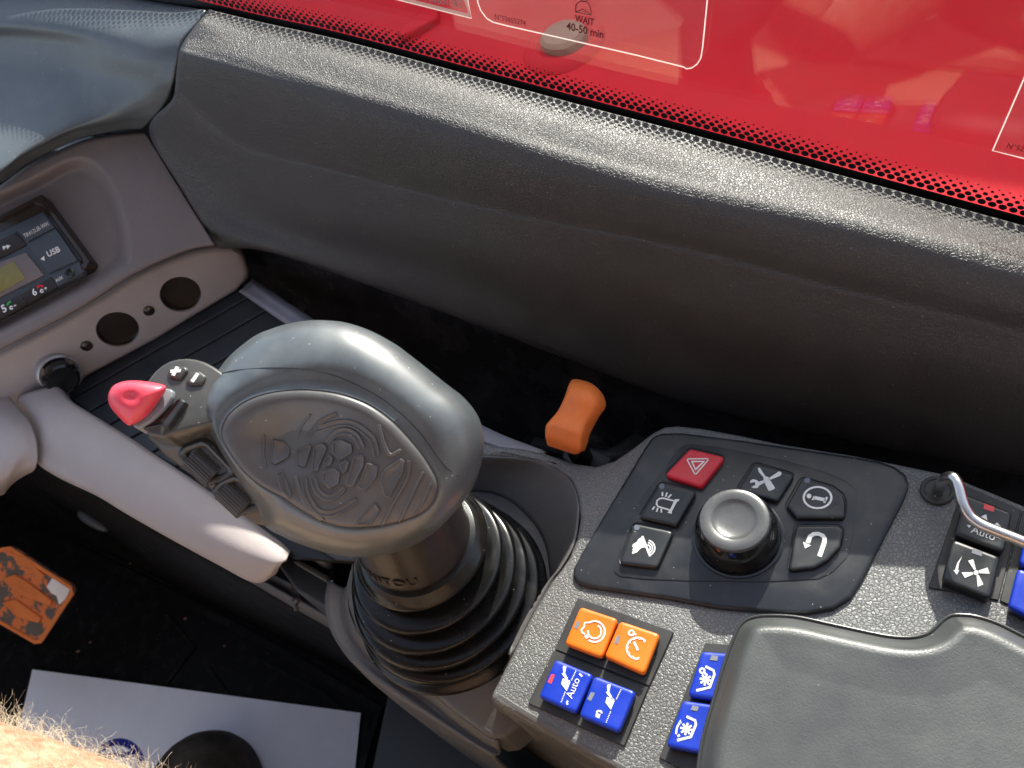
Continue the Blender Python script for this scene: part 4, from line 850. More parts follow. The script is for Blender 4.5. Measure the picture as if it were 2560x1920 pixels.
PF = (np.array([-.01, .0006, .0014, .0022, .0036, .0056, .0074, .0090, .0108, .013, .018, .03, .05, .3]), np.array([-.006, -.004, -.0012, -.0002, .0012, .0038, .0062, .0078, .0088, .0091, .0087, .0080, .0078, .0078]))
from functools import partial
heightfield('armrest_pad', [p for p in A3 if True], lambda D: np.interp(D, *PF), .0007, 'arm', ar)

# metal rail --------------------------------------------------------------
rl = thing('metal_rail', PZ(2024, 1062, 0), 'bent shiny metal rail rising from a black grommet at the right edge', 'rail')
rp = [((1470, 765), .000), ((1488, 722), .010), ((1512, 680), .020), ((1545, 648), .028), ((1590, 640), .032), ((1625, 668), .033), ((1650, 730), .033), ((1675, 830), .032), ((1705, 905), .031), ((1755, 975), .030), ((1850, 1042), .030), ((1980, 1098), .030), ((2150, 1165), .030), ((2400, 1265), .030)]
tube('rail_bar', [PZ(*q2(*p), z) for p, z in rp], .0028, 'chrome', rl, seg=20)
gc = PZ(*q2(1470, 752), .001)
lathe('grommet', [(gc+nz*z_, r_, nz) for r_, z_ in ((.0082, -.003), (.0082, .0006), (.0076, .0012), (.0066, .0012), (.0060, .0004), (.0030, .0002))], 'plate', rl, seg=48)

# ================================================================== ORANGE LEVER
lv = thing('orange_lever', PZ(1262, 985, -.02), 'orange plastic lever standing in the dark gap behind the console', 'lever')
st_ = [([(585, 735), (600, 742), (620, 735), (600, 720)], .0),]
ST = [  # left, front ridge left, front ridge right(top ridge), right, under-right, under-left ; px in q1, z
 ([(378, 664), (450, 700), (590, 744), (640, 724), (668, 700), (560, 600)], [.010, .011, .012, .010, .004, .004]),
 ([(362, 600), (440, 640), (590, 700), (650, 690), (690, 640), (560, 560)], [.018, .020, .021, .018, .004, .004]),
 ([(364, 530), (440, 540), (590, 600), (650, 640), (700, 600), (560, 520)], [.022, .026, .027, .022, .006, .006]),
 ([(385, 490), (455, 500), (606, 560), (668, 590), (716, 560), (580, 480)], [.023, .0275, .0285, .023, .008, .008]),
 ([(448, 420), (500, 432), (630, 485), (690, 520), (748, 502), (620, 420)], [.024, .028, .029, .024, .010, .010]),
 ([(490, 350), (540, 365), (655, 410), (730, 450), (782, 440), (660, 360)], [.026, .030, .031, .026, .012, .012]),
 ([(524, 270), (570, 285), (685, 320), (775, 370), (828, 376), (700, 290)], [.028, .033, .034, .028, .014, .014]),
 ([(548, 200), (590, 215), (700, 250), (790, 300), (832, 330), (710, 230)], [.028, .033, .034, .028, .014, .014]),
 ([(572, 160), (605, 168), (700, 192), (770, 225), (812, 275), (710, 200)], [.024, .027, .028, .025, .014, .014]),
 ([(600, 152), (625, 154), (690, 170), (740, 195), (780, 235), (710, 185)], [.018, .018, .018, .018, .012, .012])]
rows = [[PZ(*q1(*p), z) for p, z in zip(pp, zz)] for pp, zz in ST]
R_ = [catmull(r, 5, True) for r in rows]; C_ = [catmull([r[i] for r in R_], 5) for i in range(len(R_[0]))]
nr, nc = len(C_[0]), len(C_); vs = [C_[i][j] for j in range(nr) for i in range(nc)]; fs = []
for j in range(nr-1):
    for i in range(nc): fs.append((j*nc+i, j*nc+(i+1) % nc, (j+1)*nc+(i+1) % nc, (j+1)*nc+i))
fs += [tuple(range(nc)), tuple((nr-1)*nc+i for i in range(nc))]
mk('lever_grip', vs, fs, 'leverorange', lv, auto=60)
tube('lever_stem', [PZ(*q1(600, 620), .008), PZ(*q1(620, 720), -.01), PZ(*q1(660, 800), -.05), PZ(*q1(700, 900), -.12)], .007, 'black', lv)

bk_ = pprism('pivot_bracket', round_poly([PZ(*q1(*p), -.045) for p in [(540, 700), (760, 740), (900, 800), (860, 900), (600, 880), (500, 800)]], .003), nz, rprof(.006, .002, .05), 'plate', lv)
tube('cable_loom', [PZ(1160, 960, -.16), PZ(1240, 975, -.13), PZ(1320, 985, -.12), PZ(1420, 930, -.14), PZ(1600, 900, -.16)], .006, 'plate', lv)
# ================================================================== JOYSTICK
js = thing('joystick', PZ(975, 1285, -.03), 'large worn grey joystick grip on ribbed black bellows', 'joystick')
# bellows
CR = [(909, 1177, .027, 152), (921, 1204, .015, 173), (934, 1230, .003, 189), (948, 1251, -.009, 201), (965, 1270, -.020, 209)]
BC = [(903, 1166, .036, 128), (904, 1169, .0335, 140)]
for i_, (x_, y_, z_, r_) in enumerate(CR):
    BC += [(x_, y_, z_+.0044, r_-9), (x_, y_, z_+.0026, r_-2.5), (x_, y_, z_, r_), (x_, y_, z_-.0030, r_-4)]
    if i_ < 4: x2, y2, z2, r2_ = CR[i_+1]; BC += [((x_+x2)/2, (y_+y2)/2, (z_+z2)/2-.0008, r_-18), ((x_+x2)/2, (y_+y2)/2, z2+.0054, r_-12)]
BC += [(970, 1278, -.0255, 200), (975, 1285, -.029, 213), (975, 1285, -.031, 214)]
pts = []
for cx, cy, z, rD in BC:
    c3 = PZ(cx, cy, z); dep = (z-CAMZ)/ray(cx, cy)[2]; pts.append(np.array([*c3, rD*K/F*dep]))
pts = catmull(pts, 4)
lathe('bellows', [(p[:3], p[3], nz) for p in pts], 'boot', js, seg=96, auto=80)
# neck
nb, nt = PZ(898, 1163, .036), PZ(842, 1050, .082); nax = (nt-nb)/np.linalg.norm(nt-nb)
depn = (.036-CAMZ)/ray(898, 1163)[2]; rn = 124*K/F*depn
lathe('neck', [(nb+nax*z_, rn*r_, nax) for r_, z_ in ((.92, -.006), (.97, -.0045), (1.0, -.003), (1.0, 0), (.985, .008), (.95, .025), (.90, .05))], 'neck', js, seg=72, auto=60)
# embossed maker's lettering wrapped round the neck
c = bpy.data.curves.new('t', 'FONT'); c.body = 'MANITOU'; c.size = 1; c.extrude = 0.03; c.offset = 0.02; c.space_character = 1.15
o = bpy.data.objects.new('t', c); COL.objects.link(o); me = bpy.data.meshes.new_from_object(o.evaluated_get(bpy.context.evaluated_depsgraph_get())); bpy.data.objects.remove(o)
dv = PZ(836, 1262, .04)-PZ(898, 1163, .04); dv -= nax*(dv@nax); dv /= np.linalg.norm(dv); sv = np.cross(nax, dv)
wt = max(v.co.x for v in me.vertices); kk_ = .047/wt; vs = []
for v in me.vertices:
    a_ = (v.co.x-wt/2)*kk_/rn; r_ = rn*.995+.0003+v.co.z*kk_*.9; vs.append(nb+nax*(.0020+v.co.y*kk_*.85)+(dv*math.cos(a_)+sv*math.sin(a_))*r_)
mk('raised_lettering', vs, [tuple(p.vertices) for p in me.polygons], 'neck', js, smooth=False, recalc=False)

# grip body
GC = (1200, 960)
GO = [(370, 430), (450, 330), (600, 210), (700, 165), (800, 132), (900, 112), (1000, 103), (1100, 107), (1200, 120), (1350, 170), (1500, 250), (1600, 322), (1700, 400), (1850, 520), (1930, 580), (1990, 640), (2045, 720), (2072, 800), (2083, 900), (2070, 1010), (2035, 1130), (1985, 1225), (1900, 1330), (1800, 1440), (1720, 1500), (1620, 1556), (1500, 1600), (1350, 1628), (1200, 1625), (1050, 1595), (900, 1545), (780, 1490), (690, 1440), (640, 1370), (580, 1260), (500, 1140), (420, 1010), (350, 890), (290, 780), (220, 680), (245, 580), (300, 495)]
GP = [(395, 850), (402, 785), (450, 700), (560, 620), (700, 572), (880, 552), (1050, 560), (1200, 590), (1350, 650), (1480, 740), (1580, 840), (1680, 960), (1750, 1070), (1785, 1150), (1780, 1230), (1740, 1300), (1660, 1360), (1500, 1412), (1350, 1435), (1200, 1438), (1050, 1400), (900, 1320), (780, 1240), (650, 1170), (540, 1080), (450, 960)]
def polar(P, C0, n=144):
    Q_ = catmull([np.array(p, float) for p in P], 8, True); th = []; rr_ = []
    for p in Q_: th.append(math.atan2(p[1]-C0[1], p[0]-C0[0])); rr_.append(math.hypot(p[0]-C0[0], p[1]-C0[1]))
    o_ = np.argsort(th); th = np.array(th)[o_]; rr_ = np.array(rr_)[o_]
    th = np.concatenate([th-2*math.pi, th, th+2*math.pi]); rr_ = np.tile(rr_, 3)
    g = np.linspace(-math.pi, math.pi, n, endpoint=False); return g, lambda a_: np.interp(a_, th, rr_)
gth, RO = polar(GO, GC); _, RP = polar(GP, GC)
HS = .027
def gd0(x, y): return .4280+.000012*(1200-x)+.000004*(y-960)
def gdep(x, y):
    dx, dy = x-GC[0], y-GC[1]; r = math.hypot(dx, dy); a_ = math.atan2(dy, dx); ro, rp = RO(a_), RP(a_)
    if r >= rp:
        t_ = max(0, min(1, (ro-r)/(ro-rp))); h = HS*math.sqrt(max(0, 1-(1-t_)**2.1))-.0022*math.exp(-((t_-.86)/.16)**2)*max(0, min(1, .5-dy/500))
    else:
        q_ = r/rp; h = HS+.0022*(1-q_*q_)-.0016*math.exp(-((1-q_)/.1)**2)*max(0, min(1, .5-dy/500))
        # thumb scoop toward the upper left of the pad
        g_ = math.exp(-(((x-860)/380)**2+((y-880)/230)**2)); h -= .0085*g_*(1-q_**4)
    return gd0(x, y)-h
n_ = len(gth); vs, fs = [], []
def ringpts(f): return [(GC[0]+math.cos(a_)*f(a_), GC[1]+math.sin(a_)*f(a_)) for a_ in gth]
rings = []
for k in range(0, 17):
    u_ = (k/16)**1.6; rings.append([PD(*r5(x, y), gdep(x, y)) for x, y in ringpts(lambda a_: RO(a_)+(RP(a_)+4-RO(a_))*u_)])
rings.append([PD(*r5(x, y), gdep(x, y)+.0003) for x, y in ringpts(lambda a_: RP(a_)-2)])
rings.append([PD(*r5(x, y), gdep(x, y)+.004) for x, y in ringpts(lambda a_: RP(a_)*.8)])
xN, yN, dN = 1480, 1240, gd0(1480, 1240)+.045
und = []
for k in range(1, 11):
    ph = k/11*math.pi/2; ring = []
    for x, y in ringpts(RO):
        ring.append(PD(*r5(xN+(x-xN)*math.cos(ph)**.9, yN+(y-yN)*math.cos(ph)**.9), gd0(x, y)+(dN-gd0(x, y))*math.sin(ph)))
    und.append(ring)
allr = und[::-1]+rings
for j, rg in enumerate(allr):
    vs += rg
    if j:
        for i in range(n_): fs.append(((j-1)*n_+i, (j-1)*n_+(i+1) % n_, j*n_+(i+1) % n_, j*n_+i))
fs += [tuple(range(n_)), tuple((len(allr)-1)*n_+i for i in range(n_))]
mk('grip_shell', vs, fs, 'grip', js, auto=70)
# palm pad
vs, fs = [], []; PR = [1.0, .995, .985, .97, .94]+[.88-.88*k/14 for k in range(15)]
PH = [-.0005, .0005, .0009, .0013, .0015]+[.0015, .0014, .0012, .0011, .0010, .0009]+[.0009]*9
rl_ = []
for q_, h_ in zip(PR, PH):
    rl_.append([PD(*r5(x, y), gdep(x, y)-h_) for x, y in ringpts(lambda a_: max(1.0, (RP(a_)-3)*q_))])
for j, rg in enumerate(rl_):
    vs += rg
    if j:
        for i in range(n_): fs.append(((j-1)*n_+i, (j-1)*n_+(i+1) % n_, j*n_+(i+1) % n_, j*n_+i))
fs.append(tuple((len(rl_)-1)*n_+i for i in range(n_)))
pad = mk('palm_pad', vs, fs, 'pad', js, auto=80)
PHX = np.array(PR)[::-1]; PHY = np.array(PH)[::-1]
def gs(x, y, h):
    q_ = math.hypot(x-GC[0], y-GC[1])/RP(math.atan2(y-GC[1], x-GC[0])); k_ = float(np.interp(q_, PHX, PHY))-.0009 if q_ < 1 else 0
    return PD(*r5(x, y), gdep(x, y)-h-k_)
# parting line
tube('parting_line', [gs(x, y, .00002) for x, y in [(330, 468), (400, 445), (500, 425), (700, 411), (900, 416), (1050, 440), (1200, 490), (1400, 592), (1550, 705), (1680, 838), (1790, 990), (1850, 1060), (1920, 1112)]], .00022, 'black', js, seg=6, n=6)
# raised tread islands on the pad
TR = [
 [(1105, 880), (1165, 868), (1235, 905), (1240, 960), (1155, 1008), (1105, 960)],
 [(1045, 1010), (1085, 962), (1118, 990), (1100, 1040), (1058, 1052)],
 [(1150, 1030), (1190, 1000), (1222, 1015), (1200, 1080), (1170, 1095)],
 [(1045, 1080), (1120, 1048), (1162, 1085), (1150, 1160), (1090, 1195), (1040, 1140)],
 [(870, 935), (960, 895), (978, 915), (935, 1050), (880, 1040)],
 [(985, 905), (1045, 890), (1078, 925), (1010, 1080), (970, 1075)],
 [(1245, 975), (1315, 970), (1312, 1040), (1245, 1175), (1190, 1170), (1200, 1130)],
 [(1330, 1015), (1405, 1045), (1395, 1120), (1320, 1208), (1265, 1180)],
 [(1440, 1065), (1545, 990), (1575, 1010), (1570, 1080), (1480, 1250), (1445, 1245), (1412, 1140)],
 [(1380, 1270), (1418, 1330), (1360, 1425), (1240, 1432)],
 [(720, 870), (800, 880), (840, 925), (830, 985), (740, 1035), (705, 1010)],
 [(740, 1085), (790, 1060), (850, 1230), (830, 1260), (780, 1210)],
]
ARCS = [  # C shaped bars: centreline, half width
 ([(1085, 872), (1130, 832), (1195, 818), (1255, 848), (1290, 910)], 26), ([(985, 1130), (1010, 1200), (1065, 1245), (1120, 1238), (1170, 1195)], 24),
 ([(925, 1130), (945, 1230), (1010, 1330), (1090, 1350), (1170, 1320), (1250, 1270)], 24), ([(1030, 800), (1130, 770), (1220, 770), (1300, 810), (1370, 880), (1390, 960)], 24),
 ([(960, 840), (1030, 760), (1120, 715)], 18), ([(1410, 790), (1440, 900), (1480, 970), (1540, 945)], 14), ([(870, 1110), (900, 1210), (960, 1320), (1040, 1385)], 16),
 ([(1600, 1020), (1590, 1120), (1500, 1280), (1430, 1420)], 14), ([(1690, 1090), (1640, 1190), (1570, 1340), (1540, 1400)], 12), ([(1740, 1160), (1700, 1260), (1640, 1360)], 10),
 ([(880, 860), (905, 790), (960, 720)], 8), ([(670, 850), (665, 950), (680, 1040)], 8)]
def offs(P, w):
    P = [np.array(p, float) for p in catmull([np.array(p, float) for p in P], 5)]; L_, R2 = [], []
    for i, p in enumerate(P):
        d = P[min(i+1, len(P)-1)]-P[max(i-1, 0)]; d /= np.linalg.norm(d)+1e-9; s_ = np.array([-d[1], d[0]])*w; L_.append(p+s_); R2.append(p-s_)
    d0 = (P[0]-P[1]); d0 /= np.linalg.norm(d0); d1 = (P[-1]-P[-2]); d1 /= np.linalg.norm(d1)
    return L_+[P[-1]+d1*w*.7]+R2[::-1]+[P[0]+d0*w*.7]
tv, tf = [], []
def tread(P2, hh=.0012, sc=1.0):
    P2 = [np.array([*p, 0.0]) for p in P2]; P2 = densify(round_poly(P2, 14, 3), 60); k_ = len(P2)
    for (d_, h_) in ((0, .0003), (1.5, .0003+hh*.7), (5, .0003+hh), (11, .0003+hh), (15, .0003+hh*.55), (17, .0003+hh*.5)):
        rg = inset(P2, (0, 0, 1), d_*sc); b_ = len(tv)
        tv.extend([gs(p[0], p[1], h_+.0006) for p in rg])
        if d_: 
            for i in range(k_): tf.append((b_-k_+i, b_-k_+(i+1) % k_, b_+(i+1) % k_, b_+i))
    tf.append(tuple(len(tv)-k_+i for i in range(k_)))
for P_ in TR: tread(P_)
def tread_bar(P_, w_, hh=.0011):
    C0 = catmull([np.array(p, float) for p in P_], 8); L_ = len(C0); prev = None
    w_ = max(w_, 9)
    if w_ > 16: xs = [-1, -.94, -.8, -.55, -.38, -.28, .28, .38, .55, .8, .94, 1]; hs = [0, .7, 1, 1, .6, .45, .45, .6, 1, 1, .7, 0]
    else: xs = [-1, -.85, -.5, .5, .85, 1]; hs = [0, .7, 1, 1, .7, 0]
    ends = [(-1, 0, .05), (-.98, .5, .45), (-.85, .95, .75), (-.5, 1, .95)]
    st = []
    for i, p in enumerate(C0):
        d = C0[min(i+1, L_-1)]-C0[max(i-1, 0)]; d /= np.linalg.norm(d)+1e-9; st.append((p, d, 1, 1))
    a_ = [(st[0][0]+st[0][1]*w_*e_, st[0][1], h_, s_) for e_, h_, s_ in ends]; b_ = [(st[-1][0]-st[-1][1]*w_*e_, st[-1][1], h_, s_) for e_, h_, s_ in ends][::-1]
    for p, d, hm, wm in a_+st+b_:
        n2 = np.array([-d[1], d[0]]); base_i = len(tv)
        tv.extend([gs(*(p+n2*w_*wm*x_), .0009+hh*h_*hm-.0002) for x_, h_ in zip(xs, hs)])
        if prev is not None:
            for q_ in range(len(xs)-1): tf.append((prev+q_, prev+q_+1, base_i+q_+1, base_i+q_))
        prev = base_i
for P_, w_ in ARCS: tread_bar(P_, w_)
mk('tread', tv, tf, 'pad', pad, auto=50)

# head of the grip
HP = Pl(PD(300, 790, .432), PD(460, 790, .425), PD(380, 900, .418))
H1 = [(440, 420), (480, 345), (520, 290), (560, 245), (620, 195), (690, 155), (770, 134), (850, 128), (930, 138), (1010, 160), (1090, 200), (1180, 260), (1300, 360), (1300, 700), (1000, 770), (870, 800), (690, 850), (640, 880), (470, 850)]
head = pprism('head_plate', round_poly([HP(*q6(*p)) for p in H1], .002), HP.n, [(.002, -.03), (0, -.012), (0, -.0015), (.0005, -.0004), (.0016, 0)], 'head', js, auto=55)
HP2 = Pl(PD(300, 930, .436), PD(430, 930, .428), PD(500, 1080, .430))
H2 = [(455, 860), (690, 850), (870, 790), (1000, 740), (1250, 760), (1500, 1100), (1700, 1400), (1850, 1600), (1750, 1760), (1500, 1715), (1340, 1610), (1180, 1490), (1000, 1335), (780, 1172), (640, 1070), (560, 985), (500, 920)]
side = pprism('head_side', round_poly([HP2(*q6(*p)) for p in H2], .003), HP2.n, [(.004, -.03), (0, -.015), (0, -.003), (.0008, -.0008), (.003, 0)], 'head', js, auto=55)
KP_ = [(0, -.004), (0, -.0010), (.0003, -.0003), (.0009, 0)]
for P_, sym in (([(664, 262), (704, 203), (838, 208), (862, 246), (790, 335), (684, 318)], '+'), ([(832, 352), (884, 262), (970, 252), (1034, 300), (1000, 376), (880, 388)], '-')):
    kk = pprism('plus_key' if sym == '+' else 'minus_key', round_poly([HP(*q6(*p), .0015) for p in P_], .002, 4), HP.n, KP_, 'head', js, auto=55)
    hh = lambda x, y: HP(x, y, .0016)
    if sym == '+': icon('plus_symbol', kk, q6, hh, HP.n, st=[{'p': [(702, 258), (800, 250)], 'w': .0017}], w=.002); icon('plus_stroke', kk, q6, hh, HP.n, st=[{'p': [(770, 215), (728, 298)], 'w': .0020}], h=.0003)
    else: icon('minus_symbol', kk, q6, hh, HP.n, st=[{'p': [(962, 276), (904, 356)], 'w': .0020}])
# rocker thumb switch: base block, grey seat, red cap
pprism('switch_base', round_poly([HP(*q6(*p), .0005) for p in [(300, 740), (450, 800), (640, 760), (860, 545), (780, 500), (720, 560), (560, 640), (400, 700)]], .001), HP.n, rprof(0, .001, .012), 'gloss', js)
pprism('switch_guard', round_poly([HP(*q6(*p), .0035) for p in [(608, 762), (800, 510), (842, 540), (664, 792)]], .0008), HP.n, rprof(0, .001, .012), 'panel', js)
pprism('switch_seat', round_poly([HP(*q6(*p), .0025) for p in [(640, 410), (695, 418), (725, 440), (715, 500), (640, 610), (520, 720), (400, 790), (330, 775), (420, 660), (560, 520)]], .002), HP.n, rprof(0, .0012, .010), 'led', js)
RC = catmull([(112, 520), (125, 450), (170, 388), (260, 352), (360, 344), (470, 352), (600, 375), (658, 398), (655, 445), (600, 530), (540, 610), (480, 680), (400, 735), (322, 768), (275, 748), (200, 672), (140, 600)], 4, True)
rc = [q6(*p) for p in RC]
def rt(x, y, t_):
    dimple = .0022*math.exp(-(((x-q6(330, 500)[0])/16)**2+((y-q6(330, 500)[1])/12)**2)); return .4180-.0090*t_**.8+dimple*t_
balloon('red_switch_cap', rc, rt, lambda x, y, t_: .4180+.006*t_, 'redrub', js, rings=9)
# two ribbed thumb rollers in bevelled frames
for fr_, (a0_, a1_), wq in (([(770, 1030), (860, 960), (1010, 905), (1075, 935), (1320, 1190), (1300, 1225), (1200, 1290), (1050, 1325)], ((905, 1068), (1112, 1262)), 100), ([(1090, 1385), (1190, 1290), (1310, 1235), (1380, 1262), (1612, 1490), (1590, 1540), (1480, 1580), (1340, 1610)], ((1205, 1368), (1405, 1558)), 98)):
    fb = round_poly([HP2(*q6(*p), .001) for p in fr_], .0025)
    f_ = pprism('roller_frame', fb, HP2.n, [(-.0012, -.002), (-.0006, .0006), (.0004, .0018), (.0016, .0018), (.0028, .0010), (.0032, -.0015)], 'head', js, auto=50)
    pa, pb = HP2(*q6(*a0_), .0), HP2(*q6(*a1_), .0); axd = (pb-pa)/np.linalg.norm(pb-pa)
    wv = np.cross(HP2.n, axd); rr0 = np.linalg.norm(HP2(*q6(a0_[0]-wq, a0_[1]+45))-HP2(*q6(*a0_)))*.98
    seg = 104; vs, fs = [], []
    for j, tt in enumerate((0, .0, 1, 1)):
        for k in range(seg):
            a_ = 2*math.pi*k/seg; r_ = rr0*(1 if (k//2) % 2 == 0 else .88)
            if j in (0, 3): r_ *= .8
            vs.append(pa+(pb-pa)*tt+HP2.n*(r_*math.cos(a_)-.0008)+wv*r_*math.sin(a_))
        if j:
            for k in range(seg): fs.append(((j-1)*seg+k, (j-1)*seg+(k+1) % seg, j*seg+(k+1) % seg, j*seg+k))
    fs += [tuple(range(seg)), tuple(3*seg+k for k in range(seg))]
    mk('ribbed_roller', vs, fs, 'pad', f_, smooth=False)

# ================================================================== SIDE WINDOW
win = thing('side_window', G(0.1, 0, .1), 'clear side window above the dash trim with dotted black border and stickers', 'window')
# sill line on the glass, sampled from the upper edge of the trim
sill = [PO(x, y, 0.0) for x, y in [(-700, -260), (0, -75), (300, -14), (448, 18), (560, 45), (734, 84), (1000, 156), (1240, 221), (1477, 284), (1850, 386), (2212, 486), (2400, 538), (2700, 625)]]
sill = [np.array(p) for p in catmull(sill, 10)]
gtop = [G((p@SD), 0, 0.95) for p in sill]
vs = []; k = len(sill)
for off in (0, 1):
    for p, q_ in zip(sill, gtop): vs += [p-GU*.12+GN*.004*off, q_+GN*.004*off]
fs = []
for i in range(k-1):
    a_ = 2*i; fs += [(a_, a_+2, a_+3, a_+1), (2*k+a_, 2*k+a_+1, 2*k+a_+3, 2*k+a_+2), (a_, 2*k+a_, 2*k+a_+2, a_+2), (a_+1, a_+3, 2*k+a_+3, 2*k+a_+1)]
fs += [(0, 1, 2*k+1, 2*k), (2*k-2, 4*k-2, 4*k-1, 2*k-1)]
mk('pane', vs, fs, 'glass', win, smooth=False)
# solid frit + dots (printed on the inner face)
cum = [0]
for i in range(1, k): cum.append(cum[-1]+np.linalg.norm(sill[i]-sill[i-1]))
def along(s_):
    i = min(k-2, max(0, int(np.searchsorted(cum, s_))-1)); t_ = (s_-cum[i])/(cum[i+1]-cum[i]); p = sill[i]+(sill[i+1]-sill[i])*t_; d = sill[i+1]-sill[i]; d /= np.linalg.norm(d)
    u_ = np.cross(GN, d); u_ = u_ if u_[2] > 0 else -u_; return p, d, u_
FRW = .0050
vs, fs = [], []
for i in range(k):
    p, d, u_ = along(cum[i]); vs += [p-u_*.11-GN*.0003, p+u_*FRW-GN*.0003]  # solid band carried on unseen below the sill to block stray sun
    if i: fs.append((2*i-2, 2*i, 2*i+1, 2*i-1))
pitch_ = .0052
for r_i, (r_, hgt) in enumerate(((.00215, .0058), (.00170, .0084), (.00130, .0108), (.00090, .0130), (.00052, .0150))):
    s_ = 0.30+(pitch_/2 if r_i % 2 else 0)
    while s_ < cum[-1]-.02:
        p, d, u_ = along(s_); c_ = p+u_*(FRW+hgt-.0036)-GN*.0003; b_ = len(vs); m_ = 12
        vs += [c_+r_*(d*math.cos(2*math.pi*j/m_)+u_*.78*math.sin(2*math.pi*j/m_)) for j in range(m_)]; fs.append(tuple(b_+j for j in range(m_))); s_ += pitch_
mk('dotted_border', vs, fs, 'frit', win, smooth=False, recalc=False)
# stickers
SO = lambda x, y: PO(x, y, .0007)
ng = -GN
def SH(c): return lambda x, y: SO(*c(x, y))
s1 = flat('warning_sticker', [SH(r2)(*p) for p in [(820, 0), (846, 116), (370, -2), (100, -80), (100, -300), (760, -300)]][::1], ng, 'film', win, h=.0001)
icon('sticker_border', s1, r2, SO, ng, st=[{'p': [(120, -82), (370, -12), (832, 104), (806, -20), (770, -200)], 'w': .0030}], m='stickband')
icon('sticker_edge', s1, r2, SO, ng, st=[{'p': [(120, -74), (370, -3), (846, 117), (822, 0), (780, -200)], 'w': .0005}], m='stickedge')
textmesh('lettering', '52651762', SH(r2)(578, 8), SH(r2)(786, 52), ng, 'stickgrey', s1, ratio=1.2)
o2 = [(880, -120), (886, 10), (905, 65), (945, 118), (985, 142), (1080, 166), (1400, 238), (1900, 352), (2212, 430)]
o2 = [r2(*p) for p in o2]+[r3(*p) for p in [(40, 441), (75, 436), (112, 410), (134, 372), (146, 300), (176, 0), (190, -120)]]
s2 = flat('instruction_sticker', [SO(*p) for p in o2], ng, 'film', win, h=.0001)
vs, fs = strokes([{'p': o2, 'w': .0006}], SO, ng, .0008, .0003); mk('sticker_outline', vs, fs, 'stickedge', s2, smooth=False)
T2 = SH(r2)
textmesh('lettering', 'N°52655274', T2(998, 122), T2(1196, 166), ng, 'stickink', s2, ratio=1.15)
textmesh('lettering', 'WAIT', T2(1512, 136), T2(1634, 164), ng, 'stickink', s2, ratio=1.25, bold=True)
textmesh('lettering', '40-50 min', T2(1456, 188), T2(1694, 246), ng, 'stickink', s2, ratio=1.15, bold=True)
icon('bell_symbol', s2, r2, SO, ng, st=[[(1515, 78), (1518, 30), (1540, 10), (1570, 4), (1600, 22), (1614, 60), (1616, 96), (1515, 76)], [(1518, 76), (1562, 58), (1612, 92)], circ(1572, -14, 24, 14)], w=.0005, m='stickink')
s3 = flat('corner_sticker', [SH(r3)(*p) for p in [(2212, 500), (2010, 968), (2212, 1018), (2500, 1090), (2500, -100)]], ng, 'film', win, h=.0001)
icon('sticker_outline', s3, r3, SO, ng, st=[{'p': [(2400, 70), (2212, 505), (2010, 968), (2212, 1018), (2500, 1090)], 'w': .0006}], m='stickedge')
textmesh('lettering', 'N°52653902', SH(r3)(2098, 950), SH(r3)(2360, 1010), ng, 'stickink', s3, ratio=1.15)

# ================================================================== RED BODY OUTSIDE
hd = thing('red_bodywork', G(.1, -.4, .02), 'glossy red painted bodywork seen through the side window', 'vehicle body')
hp = []
for o_, z_ in ((-.012, -.10), (-.014, -.02), (-.020, .018), (-.04, .028), (-.10, .034), (-.25, .042), (-.45, .052), (-.62, .058), (-.72, .055), (-.80, .03), (-.84, -.05), (-.85, -.3)):
    hp.append([G(s_, o_, z_+.004*math.sin(s_*7)) for s_ in (-1.2, -.5, -.2, 0, .2, .4, .6, .9, 1.4, 2.0)])
loft('body_panel', hp, 'hood', hd, nu=8, nv=6, thick=.004)
HZ = lambda x, y: PZ(x, y, .036)
p = PZ(1224, 106, .036)
bl = thing('bonnet_latch', p, 'round red latch boss with a yellowed bolt head on the bodywork outside', 'latch')
lathe('boss', [(p+nz*z_, r_, nz) for r_, z_ in ((.036, -.01), (.036, .003), (.032, .007), (.024, .009), (.020, .007))], 'hood', bl, seg=48)
lathe('bolt', [(p+nz*z_, r_, nz) for r_, z_ in ((.019, .004), (.019, .013), (.016, .016), (.006, .017))], 'nut', bl, seg=24, auto=30)
br = thing('body_rib', HZ(900, 60), 'raised red rib on the bodywork left of the latch', 'rib')
pprism('rib', round_poly([HZ(*r2(*p)) for p in [(370, 250), (420, 280), (650, 160), (640, 60), (610, 70)]], .004), nz, rprof(.008, .003, .01), 'hood', br)

# unseen box added beyond the bodywork to keep the sun off the red panel
bm_ = thing('sun_shield', G(.2, -1.0, .3), 'added box out of view that shades the red bodywork', 'shade_box')
bx = [G(s_, o_, z_) for s_ in (-1.6, 2.2) for o_, z_ in ((-.80, .10), (-.80, .575), (-1.05, .575), (-1.05, .10))]
mk('shield_box', bx, [(0, 1, 2, 3), (4, 5, 6, 7), (0, 1, 5, 4), (1, 2, 6, 5), (2, 3, 7, 6), (3, 0, 4, 7)], 'hood', bm_, smooth=False)
bx = [G(s_, 1.15, z_) for s_ in (-.9, 1.3) for z_ in (-.5, 1.0)]
tag(quad('rear_wall', [G(-.75, .1, -.5), G(-.75, 1.5, -.5), G(-.75, 1.5, 1.0), G(-.75, .1, 1.0)], 'roof', thick=.03), kind='structure')
tag(quad('cab_wall', [G(-.75, 1.15, -.5), G(1.2, 1.15, -.5), G(1.2, 1.15, .15), G(-.75, 1.15, .15)], 'roof', thick=.03), kind='structure')

